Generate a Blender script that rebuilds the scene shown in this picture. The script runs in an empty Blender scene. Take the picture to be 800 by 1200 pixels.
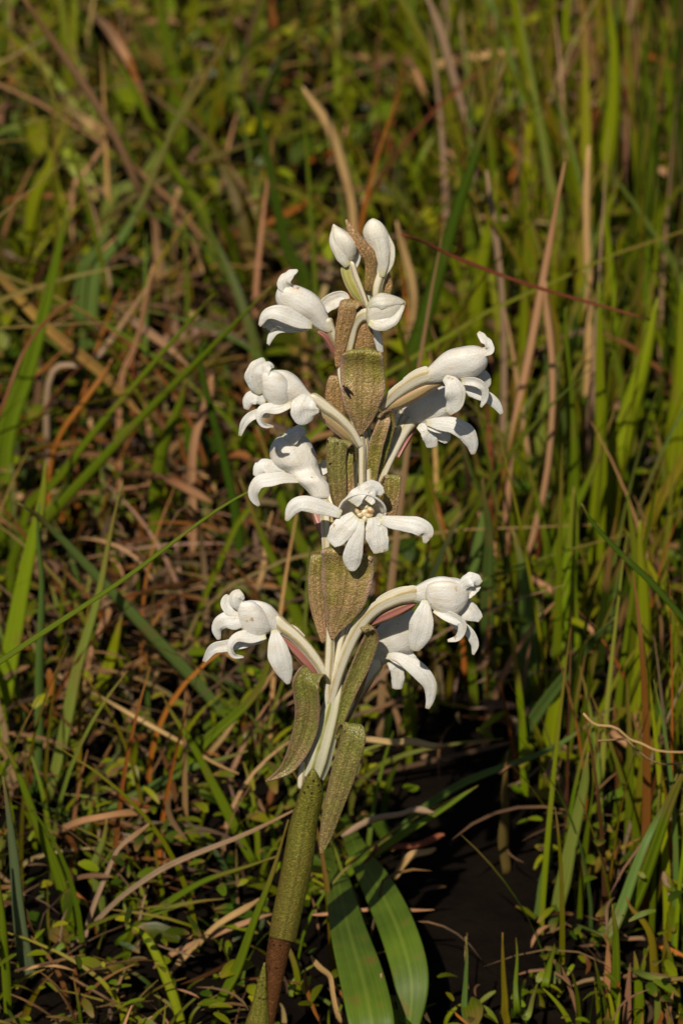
import bpy, math, random
import numpy as np
from mathutils import Vector, Matrix, noise as mnoise

# ------------------------------------------------------------------ camera
PITCH = math.radians(28.0)
DIST = 0.65
TH = 0.08 / DIST
ZC = 0.1087
CAM = np.array([0.0, -DIST * math.cos(PITCH), ZC + DIST * math.sin(PITCH)])
FWD = np.array([0.0, math.cos(PITCH), -math.sin(PITCH)])
RGT = np.array([1.0, 0.0, 0.0])
UPV = np.array([0.0, math.sin(PITCH), math.cos(PITCH)])
scene = bpy.context.scene
cd = bpy.data.cameras.new('camera')
cam = bpy.data.objects.new('camera', cd)
scene.collection.objects.link(cam)
cam.location = CAM
cam.rotation_euler = (math.pi / 2 - PITCH, 0, 0)
cd.sensor_fit = 'VERTICAL'
cd.sensor_height = 36.0
cd.lens = 18.0 / TH
cd.clip_start = 0.01
cd.clip_end = 500.0
cd.dof.use_dof = True
cd.dof.focus_distance = DIST - 0.004
cd.dof.aperture_fstop = 37.0
cd.dof.aperture_blades = 7
scene.camera = cam

# ------------------------------------------------------------------ sky, sun, exposure
SUN_EL = math.radians(45)
SUN_AZ = math.radians(14)          # light travels towards +x,+y
world = bpy.data.worlds.new('World')
scene.world = world
world.use_nodes = True
wn = world.node_tree
sky = wn.nodes.new('ShaderNodeTexSky')
sky.sky_type = 'NISHITA'
sky.sun_disc = False
sky.sun_elevation = SUN_EL
sky.sun_rotation = math.pi + SUN_AZ
bg = wn.nodes['Background']
bg.inputs['Strength'].default_value = 0.05
wn.links.new(sky.outputs['Color'], bg.inputs['Color'])
sl = bpy.data.lights.new('sun', 'SUN')
sl.energy = 5.0
sl.angle = math.radians(0.53)
sl.color = (1.0, 0.915, 0.775)
sun = bpy.data.objects.new('sun', sl)
scene.collection.objects.link(sun)
ldir = Vector((math.sin(SUN_AZ) * math.cos(SUN_EL), math.cos(SUN_AZ) * math.cos(SUN_EL), -math.sin(SUN_EL)))
sun.rotation_euler = ldir.to_track_quat('-Z', 'Y').to_euler()
sun.location = (-0.6, -0.9, 1.6)
scene.view_settings.view_transform = 'Standard'
scene.view_settings.look = 'None'
scene.view_settings.exposure = -0.36
scene.view_settings.gamma = 1.0
scene.render.engine = 'CYCLES'
scene.cycles.use_denoising = True
scene.cycles.max_bounces = 8
scene.cycles.transparent_max_bounces = 4

rng = random.Random(11)
COL = scene.collection.objects

# ------------------------------------------------------------------ pixels (800 x 1200 photograph) -> rays and points
def ray(px, py):
    return FWD + RGT * ((px - 400) / 600 * TH) + UPV * ((600 - py) / 600 * TH)
def P(px, py, d=0.0):
    """point on the plant's own upright plane (y = 0), then d millimetres towards the viewer"""
    r = ray(px, py)
    t = -CAM[1] / r[1]
    p = CAM + r * t
    return p - r / np.linalg.norm(r) * (d * 0.001)
def on_plane(px, py, y):
    r = ray(px, py)
    return CAM + r * ((y - CAM[1]) / r[1])
def on_ground(px, py):
    r = ray(px, py)
    return CAM + r * (-CAM[2] / r[2])
def to_px(p):
    v = np.asarray(p) - CAM
    z = v @ FWD
    return 400 + (v @ RGT) / z / TH * 600, 600 - (v @ UPV) / z / TH * 600
MMPX = 0.08 / 600                   # metres per pixel at the plant

def cr(arr, n):
    """Catmull-Rom resampling of rows"""
    a = np.asarray(arr, float)
    m = len(a)
    if m == 2:
        t = np.linspace(0, 1, n)[:, None]
        return a[0] * (1 - t) + a[1] * t
    ext = np.vstack([2 * a[0] - a[1], a, 2 * a[-1] - a[-2]])
    out = []
    for s in np.linspace(0, m - 1, n):
        i = min(int(s), m - 2); t = s - i
        p0, p1, p2, p3 = ext[i], ext[i + 1], ext[i + 2], ext[i + 3]
        out.append(0.5 * ((2 * p1) + (-p0 + p2) * t + (2 * p0 - 5 * p1 + 4 * p2 - p3) * t * t + (-p0 + 3 * p1 - 3 * p2 + p3) * t ** 3))
    return np.array(out)
def nrm(v):
    return v / (np.linalg.norm(v, axis=-1, keepdims=True) + 1e-12)

# ------------------------------------------------------------------ materials
def new_mat(name):
    m = bpy.data.materials.new(name)
    m.use_nodes = True
    nt = m.node_tree
    return m, nt, nt.nodes['Principled BSDF']
def nd(nt, t, **kw):
    n = nt.nodes.new(t)
    for k, v in kw.items():
        if k in n.inputs.keys():
            n.inputs[k].default_value = v
        else:
            setattr(n, k, v)
    return n
def ramp(nt, src, stops):
    r = nt.nodes.new('ShaderNodeValToRGB')
    e = r.color_ramp.elements
    while len(e) < len(stops):
        e.new(0.5)
    for el, (p, c) in zip(e, stops):
        el.position = p; el.color = (*c, 1)
    nt.links.new(src, r.inputs['Fac'])
    return r
def mix(nt, fac, a, b, mode='MIX'):
    m = nt.nodes.new('ShaderNodeMix')
    m.data_type = 'RGBA'; m.blend_type = mode
    for s, v in ((m.inputs[0], fac), (m.inputs[6], a), (m.inputs[7], b)):
        if hasattr(v, 'is_output'):
            nt.links.new(v, s)
        elif isinstance(v, (int, float)):
            s.default_value = v
        else:
            s.default_value = (*v, 1)
    return m.outputs[2]
def math_n(nt, op, a, b=0.0):
    m = nt.nodes.new('ShaderNodeMath'); m.operation = op
    for s, v in ((m.inputs[0], a), (m.inputs[1], b)):
        if hasattr(v, 'is_output'):
            nt.links.new(v, s)
        else:
            s.default_value = v
    return m.outputs[0]
def uvsep(nt):
    uv = nd(nt, 'ShaderNodeUVMap')
    s = nt.nodes.new('ShaderNodeSeparateXYZ')
    nt.links.new(uv.outputs[0], s.inputs[0])
    return uv, s.outputs[0], s.outputs[1]

def petal_mat(name, base, root, root_end=0.2, tip=None, tipstart=0.97, vein=0.5, sss=0.22, edge=0.0):
    """u runs across, v from root to tip"""
    m, nt, b = new_mat(name)
    uv, u, v = uvsep(nt)
    tc = nd(nt, 'ShaderNodeTexCoord')
    g = ramp(nt, v, [(0.0, root), (root_end, base), (0.9, base), (1.0, tip or base)])
    # long veins
    mp = nd(nt, 'ShaderNodeMapping'); mp.inputs['Scale'].default_value = (16, 1.0, 1)
    nt.links.new(uv.outputs[0], mp.inputs[0])
    ns = nd(nt, 'ShaderNodeTexNoise', Scale=1.0, Detail=3.0)
    nt.links.new(mp.outputs[0], ns.inputs['Vector'])
    vr = ramp(nt, ns.outputs[0], [(0.36, (0.74, 0.70, 0.60)), (0.5, (1, 1, 1))])
    c = mix(nt, vein, g.outputs[0], mix(nt, 1.0, g.outputs[0], vr.outputs[0], 'MULTIPLY'))
    # blotches
    bl = nd(nt, 'ShaderNodeTexNoise', Scale=420.0, Detail=3.0)
    nt.links.new(tc.outputs['Object'], bl.inputs['Vector'])
    br = ramp(nt, bl.outputs[0], [(0.3, (0.90, 0.84, 0.74)), (0.55, (1, 1, 1))])
    c = mix(nt, 0.7, c, mix(nt, 1.0, c, br.outputs[0], 'MULTIPLY'))
    if edge:
        du = math_n(nt, 'ABSOLUTE', math_n(nt, 'SUBTRACT', u, 0.5))
        er = ramp(nt, math_n(nt, 'ADD', du, math_n(nt, 'MULTIPLY', math_n(nt, 'SUBTRACT', bl.outputs[0], 0.5), 0.16)), [(0.47, (0, 0, 0)), (0.53, (1, 1, 1))])
        c = mix(nt, math_n(nt, 'MULTIPLY', er.outputs[0], edge), c, (0.50, 0.34, 0.14))
    # few brown bruises
    sp = nd(nt, 'ShaderNodeTexNoise', Scale=700.0, Detail=2.0)
    nt.links.new(tc.outputs['Object'], sp.inputs['Vector'])
    spr = ramp(nt, sp.outputs[0], [(0.70, (0, 0, 0)), (0.77, (1, 1, 1))])
    c = mix(nt, math_n(nt, 'MULTIPLY', spr.outputs[0], 0.8), c, (0.40, 0.22, 0.08))
    nt.links.new(c, b.inputs['Base Color'])
    vo = nd(nt, 'ShaderNodeTexVoronoi', Scale=3800.0)
    nt.links.new(tc.outputs['Object'], vo.inputs['Vector'])
    big = nd(nt, 'ShaderNodeTexNoise', Scale=500.0, Detail=2.0)
    nt.links.new(tc.outputs['Object'], big.inputs['Vector'])
    h = math_n(nt, 'ADD', math_n(nt, 'MULTIPLY', vo.outputs[0], 0.5), math_n(nt, 'ADD', math_n(nt, 'MULTIPLY', ns.outputs[0], 1.1), big.outputs[0]))
    bp = nd(nt, 'ShaderNodeBump', Strength=0.42, Distance=0.00026)
    nt.links.new(h, bp.inputs['Height'])
    nt.links.new(bp.outputs[0], b.inputs['Normal'])
    b.inputs['Roughness'].default_value = 0.42
    b.inputs['Specular IOR Level'].default_value = 0.4
    b.inputs['Subsurface Weight'].default_value = sss
    b.inputs['Subsurface Radius'].default_value = (1.0, 0.75, 0.5)
    b.inputs['Subsurface Scale'].default_value = 0.0012
    return m

def bract_mat(name, green, brown, rim, vbias=0.0, speck=0.5, top=False, mid_u=0.5):
    m, nt, b = new_mat(name)
    uv, u, v = uvsep(nt)
    tc = nd(nt, 'ShaderNodeTexCoord')
    n1 = nd(nt, 'ShaderNodeTexNoise', Scale=260.0, Detail=4.0, Roughness=0.6)
    nt.links.new(tc.outputs['Object'], n1.inputs['Vector'])
    f = math_n(nt, 'ADD', math_n(nt, 'MULTIPLY', n1.outputs[0], 1.3), math_n(nt, 'ADD', math_n(nt, 'MULTIPLY', v, 0.95), vbias - 0.86))
    fr = ramp(nt, f, [(0.1, (0, 0, 0)), (0.75, (1, 1, 1))])
    c = mix(nt, fr.outputs[0], green, brown)
    # grain of cells, their glisten painted into the colour
    vo = nd(nt, 'ShaderNodeTexVoronoi', Scale=3400.0)
    nt.links.new(tc.outputs['Object'], vo.inputs['Vector'])
    vr = ramp(nt, vo.outputs[0], [(0.0, (1.6, 1.55, 1.4)), (0.5, (0.68, 0.66, 0.62))])
    c = mix(nt, 0.55, c, mix(nt, 1.0, c, vr.outputs[0], 'MULTIPLY'))
    sx = nt.nodes.new('ShaderNodeSeparateXYZ'); nt.links.new(vo.outputs['Color'], sx.inputs[0])
    cell = ramp(nt, sx.outputs[0], [(0.0, (0.62, 0.58, 0.30)), (0.5, (1.0, 1.0, 1.0)), (0.85, (1.35, 1.15, 1.10)), (1.0, (2.0, 1.8, 1.6))])
    c = mix(nt, 0.62, c, mix(nt, 1.0, c, cell.outputs[0], 'MULTIPLY'))
    # veins along the length
    mp = nd(nt, 'ShaderNodeMapping'); mp.inputs['Scale'].default_value = (6, 0.35, 1)
    nt.links.new(uv.outputs[0], mp.inputs[0])
    ns = nd(nt, 'ShaderNodeTexNoise', Scale=1.0, Detail=2.0)
    nt.links.new(mp.outputs[0], ns.inputs['Vector'])
    nr = ramp(nt, ns.outputs[0], [(0.40, (0.70, 0.68, 0.62)), (0.52, (1, 1, 1))])
    c = mix(nt, 0.8, c, mix(nt, 1.0, c, nr.outputs[0], 'MULTIPLY'))
    # midrib
    du = math_n(nt, 'ABSOLUTE', math_n(nt, 'SUBTRACT', u, 0.5))
    dm = math_n(nt, 'ABSOLUTE', math_n(nt, 'SUBTRACT', u, mid_u))
    mid = ramp(nt, dm, [(0.0, (1, 1, 1)), (0.022, (0, 0, 0))])
    c = mix(nt, math_n(nt, 'MULTIPLY', mid.outputs[0], 0.5), c, (0.07, 0.06, 0.015))
    rr = ramp(nt, du, [(0.36, (0, 0, 0)), (0.50, (1, 1, 1))])
    c = mix(nt, math_n(nt, 'MULTIPLY', rr.outputs[0], math_n(nt, 'MULTIPLY', n1.outputs[0], 1.0)), c, rim)
    # dark specks
    v2 = nd(nt, 'ShaderNodeTexVoronoi', Scale=1100.0)
    nt.links.new(tc.outputs['Object'], v2.inputs['Vector'])
    n3 = nd(nt, 'ShaderNodeTexNoise', Scale=130.0)
    nt.links.new(tc.outputs['Object'], n3.inputs['Vector'])
    k = math_n(nt, 'MULTIPLY', math_n(nt, 'LESS_THAN', v2.outputs[0], 0.27), math_n(nt, 'GREATER_THAN', n3.outputs[0], 0.66 - 0.2 * speck))
    if top: k = math_n(nt, 'MULTIPLY', k, math_n(nt, 'LESS_THAN', math_n(nt, 'ADD', v, math_n(nt, 'MULTIPLY', n3.outputs[0], 0.3)), 0.5))
    c = mix(nt, math_n(nt, 'MULTIPLY', k, 0.9), c, (0.03, 0.012, 0.006))
    nt.links.new(c, b.inputs['Base Color'])
    h = math_n(nt, 'ADD', math_n(nt, 'MULTIPLY', vo.outputs[0], -0.9), math_n(nt, 'MULTIPLY', ns.outputs[0], 1.3))
    bp = nd(nt, 'ShaderNodeBump', Strength=0.55, Distance=0.00025)
    nt.links.new(h, bp.inputs['Height'])
    nt.links.new(bp.outputs[0], b.inputs['Normal'])
    b.inputs['Roughness'].default_value = 0.36
    b.inputs['Specular IOR Level'].default_value = 0.55
    return m

def rib_mat(name, light, groove, n=7):
    """ribbed ovary: pale ridges with coloured grooves running lengthways"""
    m, nt, b = new_mat(name)
    uv, u, v = uvsep(nt)
    tc = nd(nt, 'ShaderNodeTexCoord')
    w = math_n(nt, 'SINE', math_n(nt, 'MULTIPLY', u, 2 * math.pi * n))
    n1 = nd(nt, 'ShaderNodeTexNoise', Scale=300.0, Detail=3.0)
    nt.links.new(tc.outputs['Object'], n1.inputs['Vector'])
    f = math_n(nt, 'ADD', w, math_n(nt, 'MULTIPLY', math_n(nt, 'SUBTRACT', n1.outputs[0], 0.5), 1.4))
    r = ramp(nt, math_n(nt, 'ADD', math_n(nt, 'MULTIPLY', f, 0.5), 0.5), [(0.0, groove), (0.35, light), (1.0, light)])
    c = r.outputs[0]
    nt.links.new(c, b.inputs['Base Color'])
    vo = nd(nt, 'ShaderNodeTexVoronoi', Scale=3600.0)
    nt.links.new(tc.outputs['Object'], vo.inputs['Vector'])
    bp = nd(nt, 'ShaderNodeBump', Strength=0.35, Distance=0.0002)
    nt.links.new(math_n(nt, 'ADD', math_n(nt, 'MULTIPLY', vo.outputs[0], 0.5), w), bp.inputs['Height'])
    nt.links.new(bp.outputs[0], b.inputs['Normal'])
    b.inputs['Roughness'].default_value = 0.42
    b.inputs['Subsurface Weight'].default_value = 0.15
    b.inputs['Subsurface Radius'].default_value = (1.0, 0.75, 0.5)
    b.inputs['Subsurface Scale'].default_value = 0.0010
    return m

def blade_mat(name, obj_col=True, rough=0.48, trans=0.22, spec=0.22):
    m, nt, b = new_mat(name)
    uv, u, v = uvsep(nt)
    tc = nd(nt, 'ShaderNodeTexCoord')
    if obj_col:
        oi = nd(nt, 'ShaderNodeObjectInfo'); c = oi.outputs['Color']
    else:
        at = nd(nt, 'ShaderNodeAttribute', attribute_name='Col'); c = at.outputs['Color']
    mp = nd(nt, 'ShaderNodeMapping'); mp.inputs['Scale'].default_value = (11, 0.8, 1)
    nt.links.new(uv.outputs[0], mp.inputs[0])
    ns = nd(nt, 'ShaderNodeTexNoise', Scale=1.0, Detail=2.0)
    nt.links.new(mp.outputs[0], ns.inputs['Vector'])
    sr = ramp(nt, ns.outputs[0], [(0.32, (0.62, 0.62, 0.6)), (0.62, (1.15, 1.15, 1.1))])
    c1 = mix(nt, 1.0, c, sr.outputs[0], 'MULTIPLY')
    n2 = nd(nt, 'ShaderNodeTexNoise', Scale=90.0, Detail=4.0)
    nt.links.new(tc.outputs['Object'], n2.inputs['Vector'])
    r2 = ramp(nt, n2.outputs[0], [(0.56, (0, 0, 0)), (0.72, (1, 1, 1))])
    c2 = mix(nt, math_n(nt, 'MULTIPLY', r2.outputs[0], 0.55), c1, (0.22, 0.11, 0.04))
    n4 = nd(nt, 'ShaderNodeTexNoise', Scale=22.0, Detail=2.0)
    nt.links.new(tc.outputs['Object'], n4.inputs['Vector'])
    tipf = ramp(nt, math_n(nt, 'ADD', v, math_n(nt, 'MULTIPLY', math_n(nt, 'SUBTRACT', n4.outputs[0], 0.5), 1.6)), [(0.72, (0, 0, 0)), (1.0, (1, 1, 1))])
    c2 = mix(nt, math_n(nt, 'MULTIPLY', tipf.outputs[0], 0.6), c2, (0.27, 0.135, 0.04))
    nt.links.new(c2, b.inputs['Base Color'])
    b.inputs['Roughness'].default_value = rough
    b.inputs['Specular IOR Level'].default_value = spec
    bp = nd(nt, 'ShaderNodeBump', Strength=0.3, Distance=0.0003)
    nt.links.new(ns.outputs[0], bp.inputs['Height'])
    nt.links.new(bp.outputs[0], b.inputs['Normal'])
    if trans:
        tr = nd(nt, 'ShaderNodeBsdfTranslucent')
        nt.links.new(c2, tr.inputs['Color'])
        ms = nd(nt, 'ShaderNodeMixShader'); ms.inputs[0].default_value = trans
        out = nt.nodes['Material Output']
        nt.links.new(b.outputs[0], ms.inputs[1]); nt.links.new(tr.outputs[0], ms.inputs[2])
        nt.links.new(ms.outputs[0], out.inputs['Surface'])
    return m

WHITE = (0.79, 0.765, 0.71)
CREAM = (0.74, 0.68, 0.50)
M = {}
M['white'] = petal_mat('white_petal', WHITE, (0.70, 0.66, 0.42), 0.10, tip=(0.70, 0.60, 0.42), edge=0.55)
M['hood'] = petal_mat('white_hood', WHITE, (0.72, 0.67, 0.44), 0.12, vein=0.35)
M['bud'] = petal_mat('cream_bud', (0.78, 0.74, 0.64), (0.62, 0.58, 0.30), 0.22, tip=(0.66, 0.56, 0.30), vein=0.6)
M['ovary'] = rib_mat('cream_ovary', (0.75, 0.69, 0.53), (0.50, 0.40, 0.19), 4)
M['stem'] = rib_mat('pale_ribbed_stem', (0.66, 0.63, 0.44), (0.30, 0.30, 0.07), 6)
M['yellow'] = rib_mat('yellow_green_ovary', (0.55, 0.50, 0.18), (0.38, 0.36, 0.08), 3)
M['spur_tan'] = rib_mat('tan_spur', (0.50, 0.34, 0.20), (0.40, 0.30, 0.12), 3)
M['spur_red'] = rib_mat('pink_spur', (0.40, 0.15, 0.13), (0.36, 0.22, 0.10), 5)
M['bract'] = bract_mat('green_brown_bract', (0.27, 0.25, 0.05), (0.52, 0.345, 0.20), (0.52, 0.31, 0.30), 0.05, speck=-0.5)
M['bract_g'] = bract_mat('olive_bract', (0.225, 0.235, 0.055), (0.29, 0.22, 0.10), (0.26, 0.13, 0.12), 0.05, speck=0.1)
M['bract_b'] = bract_mat('brown_bract', (0.36, 0.26, 0.10), (0.46, 0.29, 0.15), (0.42, 0.25, 0.18), 0.25, speck=-0.6)
M['sheath'] = bract_mat('olive_sheath', (0.185, 0.185, 0.03), (0.19, 0.15, 0.035), (0.13, 0.08, 0.02), -0.1, speck=1.1, top=True, mid_u=0.262)
M['stalk'] = bract_mat('brown_stalk', (0.13, 0.055, 0.02), (0.10, 0.04, 0.018), (0.10, 0.04, 0.02), 0.0)
M['blade'] = blade_mat('grass_blade')
M['dry'] = blade_mat('dry_straw', rough=0.6, trans=0.1, spec=0.3)
M['grass'] = blade_mat('grass_fill', obj_col=False)
M['drygrass'] = blade_mat('straw_fill', obj_col=False, rough=0.65, trans=0.08, spec=0.25)
M['leaf'] = blade_mat('small_leaf_fill', obj_col=False, rough=0.38, trans=0.2)

def column_mat():
    m, nt, b = new_mat('cream_column')
    tc = nd(nt, 'ShaderNodeTexCoord')
    n = nd(nt, 'ShaderNodeTexNoise', Scale=900.0, Detail=3.0)
    nt.links.new(tc.outputs['Object'], n.inputs['Vector'])
    r = ramp(nt, n.outputs[0], [(0.35, (0.42, 0.22, 0.07)), (0.55, (0.74, 0.64, 0.42))])
    nt.links.new(r.outputs[0], b.inputs['Base Color'])
    b.inputs['Roughness'].default_value = 0.35
    return m
M['column'] = column_mat()
def soil_mat():
    m, nt, b = new_mat('dark_soil')
    tc = nd(nt, 'ShaderNodeTexCoord')
    n = nd(nt, 'ShaderNodeTexNoise', Scale=60.0, Detail=8.0, Roughness=0.65)
    nt.links.new(tc.outputs['Object'], n.inputs['Vector'])
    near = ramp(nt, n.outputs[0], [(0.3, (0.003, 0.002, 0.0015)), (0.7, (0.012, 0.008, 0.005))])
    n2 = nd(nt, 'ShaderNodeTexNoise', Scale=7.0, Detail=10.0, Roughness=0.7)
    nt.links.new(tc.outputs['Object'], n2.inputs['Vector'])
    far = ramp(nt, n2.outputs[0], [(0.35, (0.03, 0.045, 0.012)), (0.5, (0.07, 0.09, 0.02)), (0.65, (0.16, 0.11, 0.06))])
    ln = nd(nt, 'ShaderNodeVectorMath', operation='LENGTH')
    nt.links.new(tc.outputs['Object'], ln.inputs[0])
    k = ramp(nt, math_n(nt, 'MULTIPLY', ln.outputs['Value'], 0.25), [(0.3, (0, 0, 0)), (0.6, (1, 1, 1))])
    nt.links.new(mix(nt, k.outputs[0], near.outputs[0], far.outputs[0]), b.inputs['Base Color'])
    bp = nd(nt, 'ShaderNodeBump', Strength=0.7, Distance=0.004)
    nt.links.new(n.outputs[0], bp.inputs['Height'])
    nt.links.new(bp.outputs[0], b.inputs['Normal'])
    b.inputs['Roughness'].default_value = 0.95
    b.inputs['Specular IOR Level'].default_value = 0.05
    return m
M['soil'] = soil_mat()

# ------------------------------------------------------------------ object helpers
def mesh_obj(name, verts, faces, uvs, mat, parent=None, solid=0.0, sub=0, at=None):
    me = bpy.data.meshes.new(name)
    verts = np.asarray(verts)
    org = np.zeros(3) if at is None else np.asarray(at)
    me.from_pydata((verts - org).tolist(), [], faces)
    if uvs is not None:
        lay = me.uv_layers.new(name='UVMap')
        li = np.empty(len(me.loops), dtype=np.int32)
        me.loops.foreach_get('vertex_index', li)
        lay.data.foreach_set('uv', np.asarray(uvs, dtype=np.float32)[li].ravel())
    me.polygons.foreach_set('use_smooth', [True] * len(me.polygons))
    me.materials.append(mat)
    me.update()
    o = bpy.data.objects.new(name, me)
    COL.link(o)
    o.location = org
    if solid:
        s = o.modifiers.new('thickness', 'SOLIDIFY'); s.thickness = solid; s.offset = 0.0
    if sub:
        s = o.modifiers.new('smooth', 'SUBSURF'); s.levels = sub; s.render_levels = sub
    if parent is not None:
        o.parent = parent
        chain = Vector((0, 0, 0)); q = parent
        while q is not None:
            chain += Vector(WORLD.get(q.name, (0, 0, 0))) if q.parent is None else Vector((0, 0, 0))
            q = q.parent
        o.matrix_parent_inverse = Matrix.Translation(-chain) if parent.parent is None else Matrix.Identity(4)
    return o
WORLD = {}
def thing(name, loc, label, cat, group=None):
    e = bpy.data.objects.new(name, None)
    COL.link(e)
    e.empty_display_size = 0.01
    e.location = loc
    WORLD[e.name] = tuple(loc)
    e['label'] = label; e['category'] = cat
    if group: e['group'] = group
    return e
def tag(o, label, cat, group=None, kind=None):
    if label: o['label'] = label
    if cat: o['category'] = cat
    if group: o['group'] = group
    if kind: o['kind'] = kind
    return o

def grid_faces(nv, nu, closed_u=False):
    f = []
    for i in range(nv - 1):
        for j in range(nu if closed_u else nu - 1):
            k = (j + 1) % nu
            f.append((i * nu + j, i * nu + k, (i + 1) * nu + k, (i + 1) * nu + j))
    return f

def ribbon(name, pts, hw, mat, parent, roll=0.0, cup=0.25, fold=0.0, nu=11, nv=22, thick=0.00017, fixed=False, wave=0.05, seed=0, sub=1, arch=0.0, groove=0.10):
    """petal / bract: pts (px, py, d mm), hw half widths in px, roll degrees (one or per point)"""
    rg = random.Random(seed + 17)
    p3 = np.array([P(*p) for p in pts])
    n0 = len(pts)
    rolls = np.array(roll if hasattr(roll, '__len__') else [roll] * n0, float)
    data = np.hstack([p3, np.array(hw, float)[:, None], rolls[:, None]])
    d = cr(data, nv)
    C, W, R = d[:, :3], np.maximum(d[:, 3], 0.25) * MMPX, np.radians(d[:, 4])
    T = nrm(np.gradient(C, axis=0))
    V = nrm(CAM - C)
    if fixed:
        chord = nrm(p3[-1] - p3[n0 // 3])
        S0 = nrm(np.cross(V, chord))
        S0 = nrm(S0 - T * np.sum(S0 * T, axis=1, keepdims=True))
    else:
        S0 = nrm(np.cross(V, T))
        for i in range(1, nv):
            if S0[i] @ S0[i - 1] < 0:
                S0[i] *= -1
        S0 = nrm(S0)
    N0 = nrm(np.cross(S0, T)) 
    if np.mean(np.sum(N0 * V, axis=1)) < 0:
        N0 = -N0
    S = S0 * np.cos(R)[:, None] + N0 * np.sin(R)[:, None]
    N = N0 * np.cos(R)[:, None] - S0 * np.sin(R)[:, None]
    us = np.linspace(-1, 1, nu)
    vs, uv = [], []
    ph = rg.uniform(0, 6.28); ph2 = rg.uniform(0, 6.28)
    for i in range(nv):
        t = i / (nv - 1)
        for u in us:
            rag = 0.035 * mnoise.noise(Vector((t * 16, 3.7 * (u > 0), seed * 1.3))) * abs(u) ** 3
            e = 1 + rag + wave * (math.sin(9 * t + ph + 2.2 * (u > 0)) * 0.8 + math.sin(23 * t + ph2 + 3 * (u > 0)) * 0.5) * abs(u)
            off = cup * u * u + fold * abs(u) + wave * 1.4 * math.sin(7 * t + ph2 + 2.0 * u) * abs(u) - groove * math.exp(-(u / 0.22) ** 2) * math.sin(math.pi * t)
            off += 0.10 * mnoise.noise(Vector((t * 4, u * 2.0, seed * 0.7)))
            p = C[i] + S[i] * (W[i] * u * e) + N[i] * (W[i] * off)
            if arch:
                p = p - UPV * (arch * W[i] * u * u * max(0.0, 1 - t / 0.5))
            vs.append(p)
            uv.append(((u + 1) / 2, t))
    return mesh_obj(name, vs, grid_faces(nv, nu), uv, mat, parent, solid=thick, sub=sub)

def loft(name, st, mat, parent, d=0.0, depth=0.85, nu=22, nv=22, sub=0, lump=0.03, seed=0, ridge=0.0):
    """st: rows (ax, ay, bx, by[, d, hd_px]) opposite outline points; ellipse through both, half depth = depth * half height"""
    rg = random.Random(seed + 5)
    rows = []
    for s in st:
        ax, ay, bx, by = s[:4]
        dd = s[4] if len(s) > 4 else d
        hh = s[5] if len(s) > 5 else depth * 0.5 * math.hypot(ax - bx, ay - by)
        rows.append((ax, ay, bx, by, dd, hh))
    rows = cr(rows, nv)
    vs, uv = [], []
    ox, oy = rg.uniform(0, 50), rg.uniform(0, 50)
    for i, (ax, ay, bx, by, dd, hh) in enumerate(rows):
        A, B = P(ax, ay, dd), P(bx, by, dd)
        c = (A + B) / 2; a = (A - B) / 2
        view = nrm(CAM - c)
        b = view * max(hh, 0.3) * MMPX
        for j in range(nu + 1):
            th = 2 * math.pi * j / nu
            k = 1 + lump * mnoise.noise(Vector((ox + 2.2 * math.cos(th), oy + 2.2 * math.sin(th), i / nv * 5)))
            if ridge:
                k *= 1 + ridge * math.cos(6 * th)
            vs.append(c + (a * math.cos(th) + b * math.sin(th)) * k)
            uv.append((j / nu, i / (nv - 1)))
    f = grid_faces(nv, nu + 1)
    # end caps
    for r, flip in ((0, False), (nv - 1, True)):
        idx = [r * (nu + 1) + j for j in range(nu)]
        f.append(tuple(idx if flip else idx[::-1]))
    return mesh_obj(name, vs, f, uv, mat, parent, sub=sub)

def tube(name, pts, hw, mat, parent, depth=0.9, ridge=0.07, nu=20, nv=30, seed=0, blunt=0.14):
    """pts (px, py, d), hw px"""
    p = np.array(pts, float)
    q = cr(np.hstack([p, np.array(hw, float)[:, None]]), nv)
    if blunt:
        tt = np.linspace(0, 1, nv)
        q[:, 3] *= np.sqrt(np.clip(1 - (1 - np.minimum(1, tt / blunt)) ** 2, 0.02, 1))
    t = np.gradient(q[:, :2], axis=0)
    t = nrm(t)
    st = [(x - ty * w, y + tx * w, x + ty * w, y - tx * w, dd, w * depth) for (x, y, dd, w), (tx, ty) in zip(q, t)]
    return loft(name, st, mat, parent, nu=nu, nv=nv, ridge=ridge, seed=seed, lump=0.05)

# ------------------------------------------------------------------ ground
def build_ground():
    c = [0.0]
    step = 0.02
    while c[-1] < 60:
        c.append(c[-1] + step)
        if c[-1] > 0.9: step *= 1.35
    ax = np.array([-x for x in c[:0:-1]] + c)
    n = len(ax)
    vs = []
    for y in ax:
        for x in ax:
            z = -0.004 + 0.004 * mnoise.noise(Vector((x * 14, y * 14, 0))) + (0.3 * mnoise.noise(Vector((x * 0.08, y * 0.08, 3))) if max(abs(x), abs(y)) > 3 else 0)
            vs.append((x, y, z))
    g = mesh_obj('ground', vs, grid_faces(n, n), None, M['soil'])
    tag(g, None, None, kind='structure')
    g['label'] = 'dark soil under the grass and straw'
build_ground()

# ------------------------------------------------------------------ the orchid
base = P(292, 1282)
base = np.array([base[0], 0.0, -0.003])
orchid = thing('orchid', base, 'tall white flowered orchid spike with olive brown bracts rising above the grass', 'orchid')

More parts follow.
